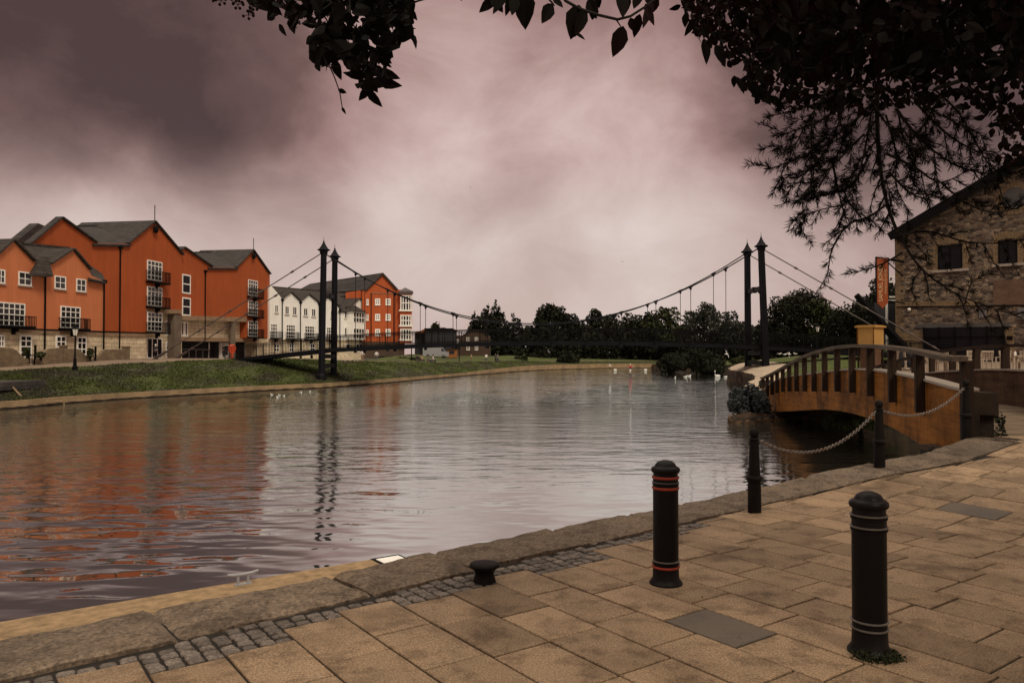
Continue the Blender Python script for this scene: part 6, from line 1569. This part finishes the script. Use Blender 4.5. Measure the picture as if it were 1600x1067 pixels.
# small bank-top figures
for px, y, D, rz, st, top, lg, lb, hh in [(760, 567, 134, 1.8, .12, 'cloth_white', 'cloth_grey', 'person in a white top walking on the far path', 1.68), (774.5, 567.5, 132, 2.4, .18, 'cloth_black', 'cloth_black', 'person in dark clothes walking beside the one in grey', 1.7),
                                     (777.8, 567.5, 132.5, 2.4, .12, 'cloth_grey', 'cloth_navy', 'person in pale grey walking close to the one in dark clothes', 1.65), (736.5, 567, 136, 2.8, .2, 'cloth_tan', 'cloth_tan', 'person in tan clothes walking on the path left of the conifers', 1.7),
                                     (566, 565.5, 99, 1.0, .05, 'cloth_white', 'cloth_tan', 'person in a white top standing on the bank below the white bay', 1.6), (588.5, 566, 102, 1.5, .1, 'cloth_white', 'cloth_grey', 'person in a white top at the left end of the hedge', 1.6),
                                     (349, 559.5, 92, .4, .1, 'cloth_black', 'cloth_black', 'person in dark clothes by the glazed doors of the orange block', 1.7)]:
    p = atY(px, y, D); person(p, rz, lb, walkJ(st), top, lg, scale=hh/1.72*.98)
for i, (px, y, D, top, lb) in enumerate([(652, 567.5, 113, 'cloth_black', 'person in black sitting on the lawn edge right of the hedge'), (659, 567.5, 113.5, 'cloth_tan', 'person in tan sitting next to the one in black'), (669, 568, 113, 'cloth_grey', 'person in grey sitting in the middle of the lawn group'), (676, 568, 113.5, 'cloth_white', 'person in white sitting at the right end of the lawn group')]):
    p = atY(px, y, D); b = empty('bench_seat', 'plain backless bench %s on the lawn edge' % ('one', 'two', 'three', 'four')[i], 'bench', p, 0, 'benches on the lawn edge')
    b['label'] = 'plain backless bench under the sitting %s' % lb.split(' sitting')[0].replace('person', 'person')
    g = MB(); g.b2((-.25, -.5, .38), (.25, .5, .45)); g.build('seat', M['concrete'], b); g = MB(); g.b2((-.2, -.45, -.1), (.2, -.3, .38)); g.b2((-.2, .3, -.1), (.2, .45, .38)); g.build('leg', M['concrete'], b)
    person((p.x, p.y, p.z+.02), -1.2+i*.5, lb, sitJ, top, 'cloth_navy')
# rower
p = atZ(985, 578.5, WZ); bt = empty('rowing_boat', 'slender racing scull with two white-tipped oars on the far water', 'boat', (p.x, p.y, WZ), R(-172))
g = MB(); prof = [(-4.0, .02), (-3, .12), (-1.5, .24), (0, .28), (1.5, .24), (3, .12), (4.0, .02)]; g.tube([(x, 0, .06) for x, _ in prof], [max(.02, q*.6) for _, q in prof], 8); g.build('hull', M['cloth_white'], bt, smooth=True)
for s in (-1, 1): g = MB(); g.tube([(.3, s*.1, .4), (.1, s*2.6, .15)], .02, 5); g.build('oar', M['gull_grey'], bt); g = MB(); g.box((.07, s*2.85, .16), (.12, .5, .25)); g.build('blade', M['gull_white'], bt)
bt.rotation_euler = (0, 0, R(-100))
person((p.x, p.y, WZ+.05), R(-100), 'rower in a red top and white cap sitting in the scull', rowJ, 'cloth_red', 'cloth_black', 'cloth_white', group=None, scale=1.15)
# lifebuoy station
p = atY(362.5, 560, 88)
lb_ = empty('lifebuoy_station', 'bright orange lifebuoy housing on a short post at the top of the bank', 'lifebuoy', (p.x, p.y, p.z-.1), .6)
g = MB(); g.lathe([(.36, -.1), (.44, -.06), (.44, .06), (.36, .1)], n=20); o = g.build('housing', M['life_orange'], lb_, smooth=True); o.rotation_euler = (R(90), 0, 0); o.location = (0, 0, 1.25)
g = MB(); g.b2((-.3, -.08, .75), (.3, .08, 1.25)); g.build('backboard', M['life_orange'], lb_); g = MB(); g.bar((0, 0, -.2), (0, 0, .8), .22); g.build('post', M['life_orange'], lb_)
# litter bins / posts on the lawn edge
for px, y0, y1, D, lb in [(717.5, 544, 569, 125, 'thin dark post at the edge of the far path'), (643, 540, 566, 112, 'slim dark post above the hedge right end')]:
    a, b = atY(px, y1, D), atY(px, y0, D); r = empty('post', lb, 'post', a); g = MB(); g.bar((0, 0, -.1), (0, 0, b.z-a.z), .14); g.box((0, 0, b.z-a.z), (.3, .3, .4)); g.build('shaft', M['dark_metal'], r)
# pale van by the kiosk
p = atY(681, 560, 138); v = empty('delivery_van', 'pale blue-grey van parked in front of the charcoal building', 'van', p, R(4))
g = MB(); g.prism([(-2.3, .4), (2.3, .4), (2.35, 1.1), (1.75, 1.25), (1.2, 2.0), (-2.3, 2.05)], -.9, .9); g.build('body', M['gull_grey'], v)
g = MB(); g.prism([(1.0, 1.3), (1.65, 1.3), (1.15, 1.85), (1.0, 1.85)], -.92, .92); g.build('window', M['glass'], v)
for x in (-1.4, 1.4): 
    for y in (-.9, .7): g = MB(); g.tube([(x, y, .35), (x, y+.2, .35)], .34, 14); g.build('wheel', M['cloth_black'], v)

# ---- patio chairs and tables
def chair():
    r = empty('garden_chair', 'x', 'chair', (0, 0, 0), 0, 'wooden chairs on the terrace')
    m = M['chair_wood']
    g = MB()
    for i in range(6): g.b2((-.22+i*.075, -.25, .42), (-.155+i*.075, .25, .45))
    g.build('seat', m, r)
    g = MB(); g.bar((-.25, -.25, .45), (-.33, -.25, .95), .05); g.bar((-.25, .25, .45), (-.33, .25, .95), .05); g.bar((-.33, -.27, .93), (-.33, .27, .93), .05, .08); g.bar((-.27, -.25, .55), (-.27, .25, .55), .04)
    for i in range(6): y = -.19+i*.076; g.bar((-.27, y, .55), (-.325, y, .92), .035)
    g.build('backrest', m, r)
    for x in (-.25, .24):
        for y in (-.25, .25): g = MB(); g.bar((x, y, 0), (x, y, .66 if x > 0 else .46), .05); g.build('leg', m, r)
    for y in (-.25, .25): g = MB(); g.bar((-.29, y, .66), (.28, y, .66), .06, .035); g.build('armrest', m, r)
    return r
def table():
    r = empty('garden_table', 'x', 'table', (0, 0, 0), 0, 'wooden tables on the terrace'); m = M['chair_wood']
    g = MB()
    for i in range(9): g.b2((-.44+i*.1, -.45, .71), (-.35+i*.1, .45, .74))
    g.build('table_top', m, r)
    for x in (-.38, .38):
        for y in (-.38, .38): g = MB(); g.bar((x, y, 0), (x, y, .71), .06); g.build('leg', m, r)
    return r
ch0, tb0 = chair(), table()
PZ = .95
spots = [(1440, 36, 1.2, 'wooden armchair glimpsed between the first two rail posts'), (1473, 37, 2.8, 'wooden armchair left of the dark rail post'), (1490, 36.5, -.2, 'wooden armchair just left of the black chain post line'),
         (1524, 34.5, -1.9, 'wooden armchair facing the river, between two far rail posts'), (1537, 36.6, 1.5, 'wooden armchair right behind the river-facing one'), (1566, 34.5, 2.6, 'wooden armchair turned sideways right of the second far post'),
         (1577, 36.5, -1.4, 'wooden armchair at the middle of the terrace table'), (1598, 36, -2.6, 'wooden armchair at the right edge of the picture'), (1414, 40, .4, 'wooden armchair nearest the yellow booth')]
for i, (px, D, rz, lb) in enumerate(spots):
    o = ch0 if i == 0 else copy_tree(ch0); x = (px-800)/F*D; o.location = (x, D, PZ); o.rotation_euler = (0, 0, rz); o['label'] = lb
tsp = [(1509, 35.6, .2, 'square wooden table beside the river-facing armchair'), (1586, 35.2, .1, 'square wooden table near the right edge of the picture'), (1456, 37.5, .4, 'square wooden table behind the footbridge rail')]
for i, (px, D, rz, lb) in enumerate(tsp):
    o = tb0 if i == 0 else copy_tree(tb0); o.location = ((px-800)/F*D, D, PZ); o.rotation_euler = (0, 0, rz); o['label'] = lb
x, D = (1586-800)/F*35.2, 35.2
j = empty('condiment_jar', 'small pale jar on the right-hand terrace table', 'jar', (x, D, PZ+.74)); g = MB(); g.lathe([(.05, 0), (.055, .12), (.035, .15), (.035, .19)], n=10); g.build('jar_body', M['gull_white'], j); g = MB(); g.lathe([(.04, .19), (.04, .215), (.001, .217)], n=10); g.build('lid', M['rust_orange'], j)
bicycle(((1424-800)/F*44, 44, .93), .2, 'bicycle parked against the terrace below the warehouse corner')
# leaflet boards under the booth: folded parasols
for px, D, lb in [(1408, 38.5, 'folded pale parasol standing left of the dark one'), (1422, 38.2, 'folded dark parasol standing beside the terrace rail')]:
    r = empty('folded_parasol', lb, 'parasol', ((px-800)/F*D, D, .93), 0); dk = 'dark' in lb
    g = MB(); g.lathe([(.20, 0), (.20, .06), (.03, .08)], n=12); g.build('base', M['concrete'], r); g = MB(); g.tube([(0, 0, .05), (0, 0, 1.0)], .02, 6); g.build('pole', M['dark_metal'], r)
    g = MB(); g.lathe([(.13, .16), (.16, .3), (.13, .6), (.08, .95), (.02, 1.12)], n=10); g.build('canopy', M['cloth_black' if dk else 'chair_wood'], r, smooth=True)

# fallen leaves and grit scattered over the paving
random.seed(12); g = MB()
for k in range(90):
    x, y = rnd(-3, 9), rnd(3.2, 11)
    if dedge(x, y)[0] < .05 or math.hypot(x-2.05, y-4.44) < .15: continue
    a = rnd(0, 6.28); L = rnd(.012, .045)*(1 if random.random() < .5 else .6); z = pz(x, y)+.012+(.03 if dedge(x, y)[0] < .65 else 0)
    leaf_shape(g, Vector((x, y, z)), Vector((math.cos(a), math.sin(a), .1)), Vector((rnd(-.3, .3), rnd(-.3, .3), 1)), L, L*rnd(.3, .6), -.2)
M['dead_leaf'] = mat('dead_leaf', (.10, .055, .025), .8, .6, 14)
o = g.build('fallen_leaves', M['dead_leaf'], fixn=False); tag(o, 'small dry leaves scattered over the paving', 'leaves', kind='stuff')
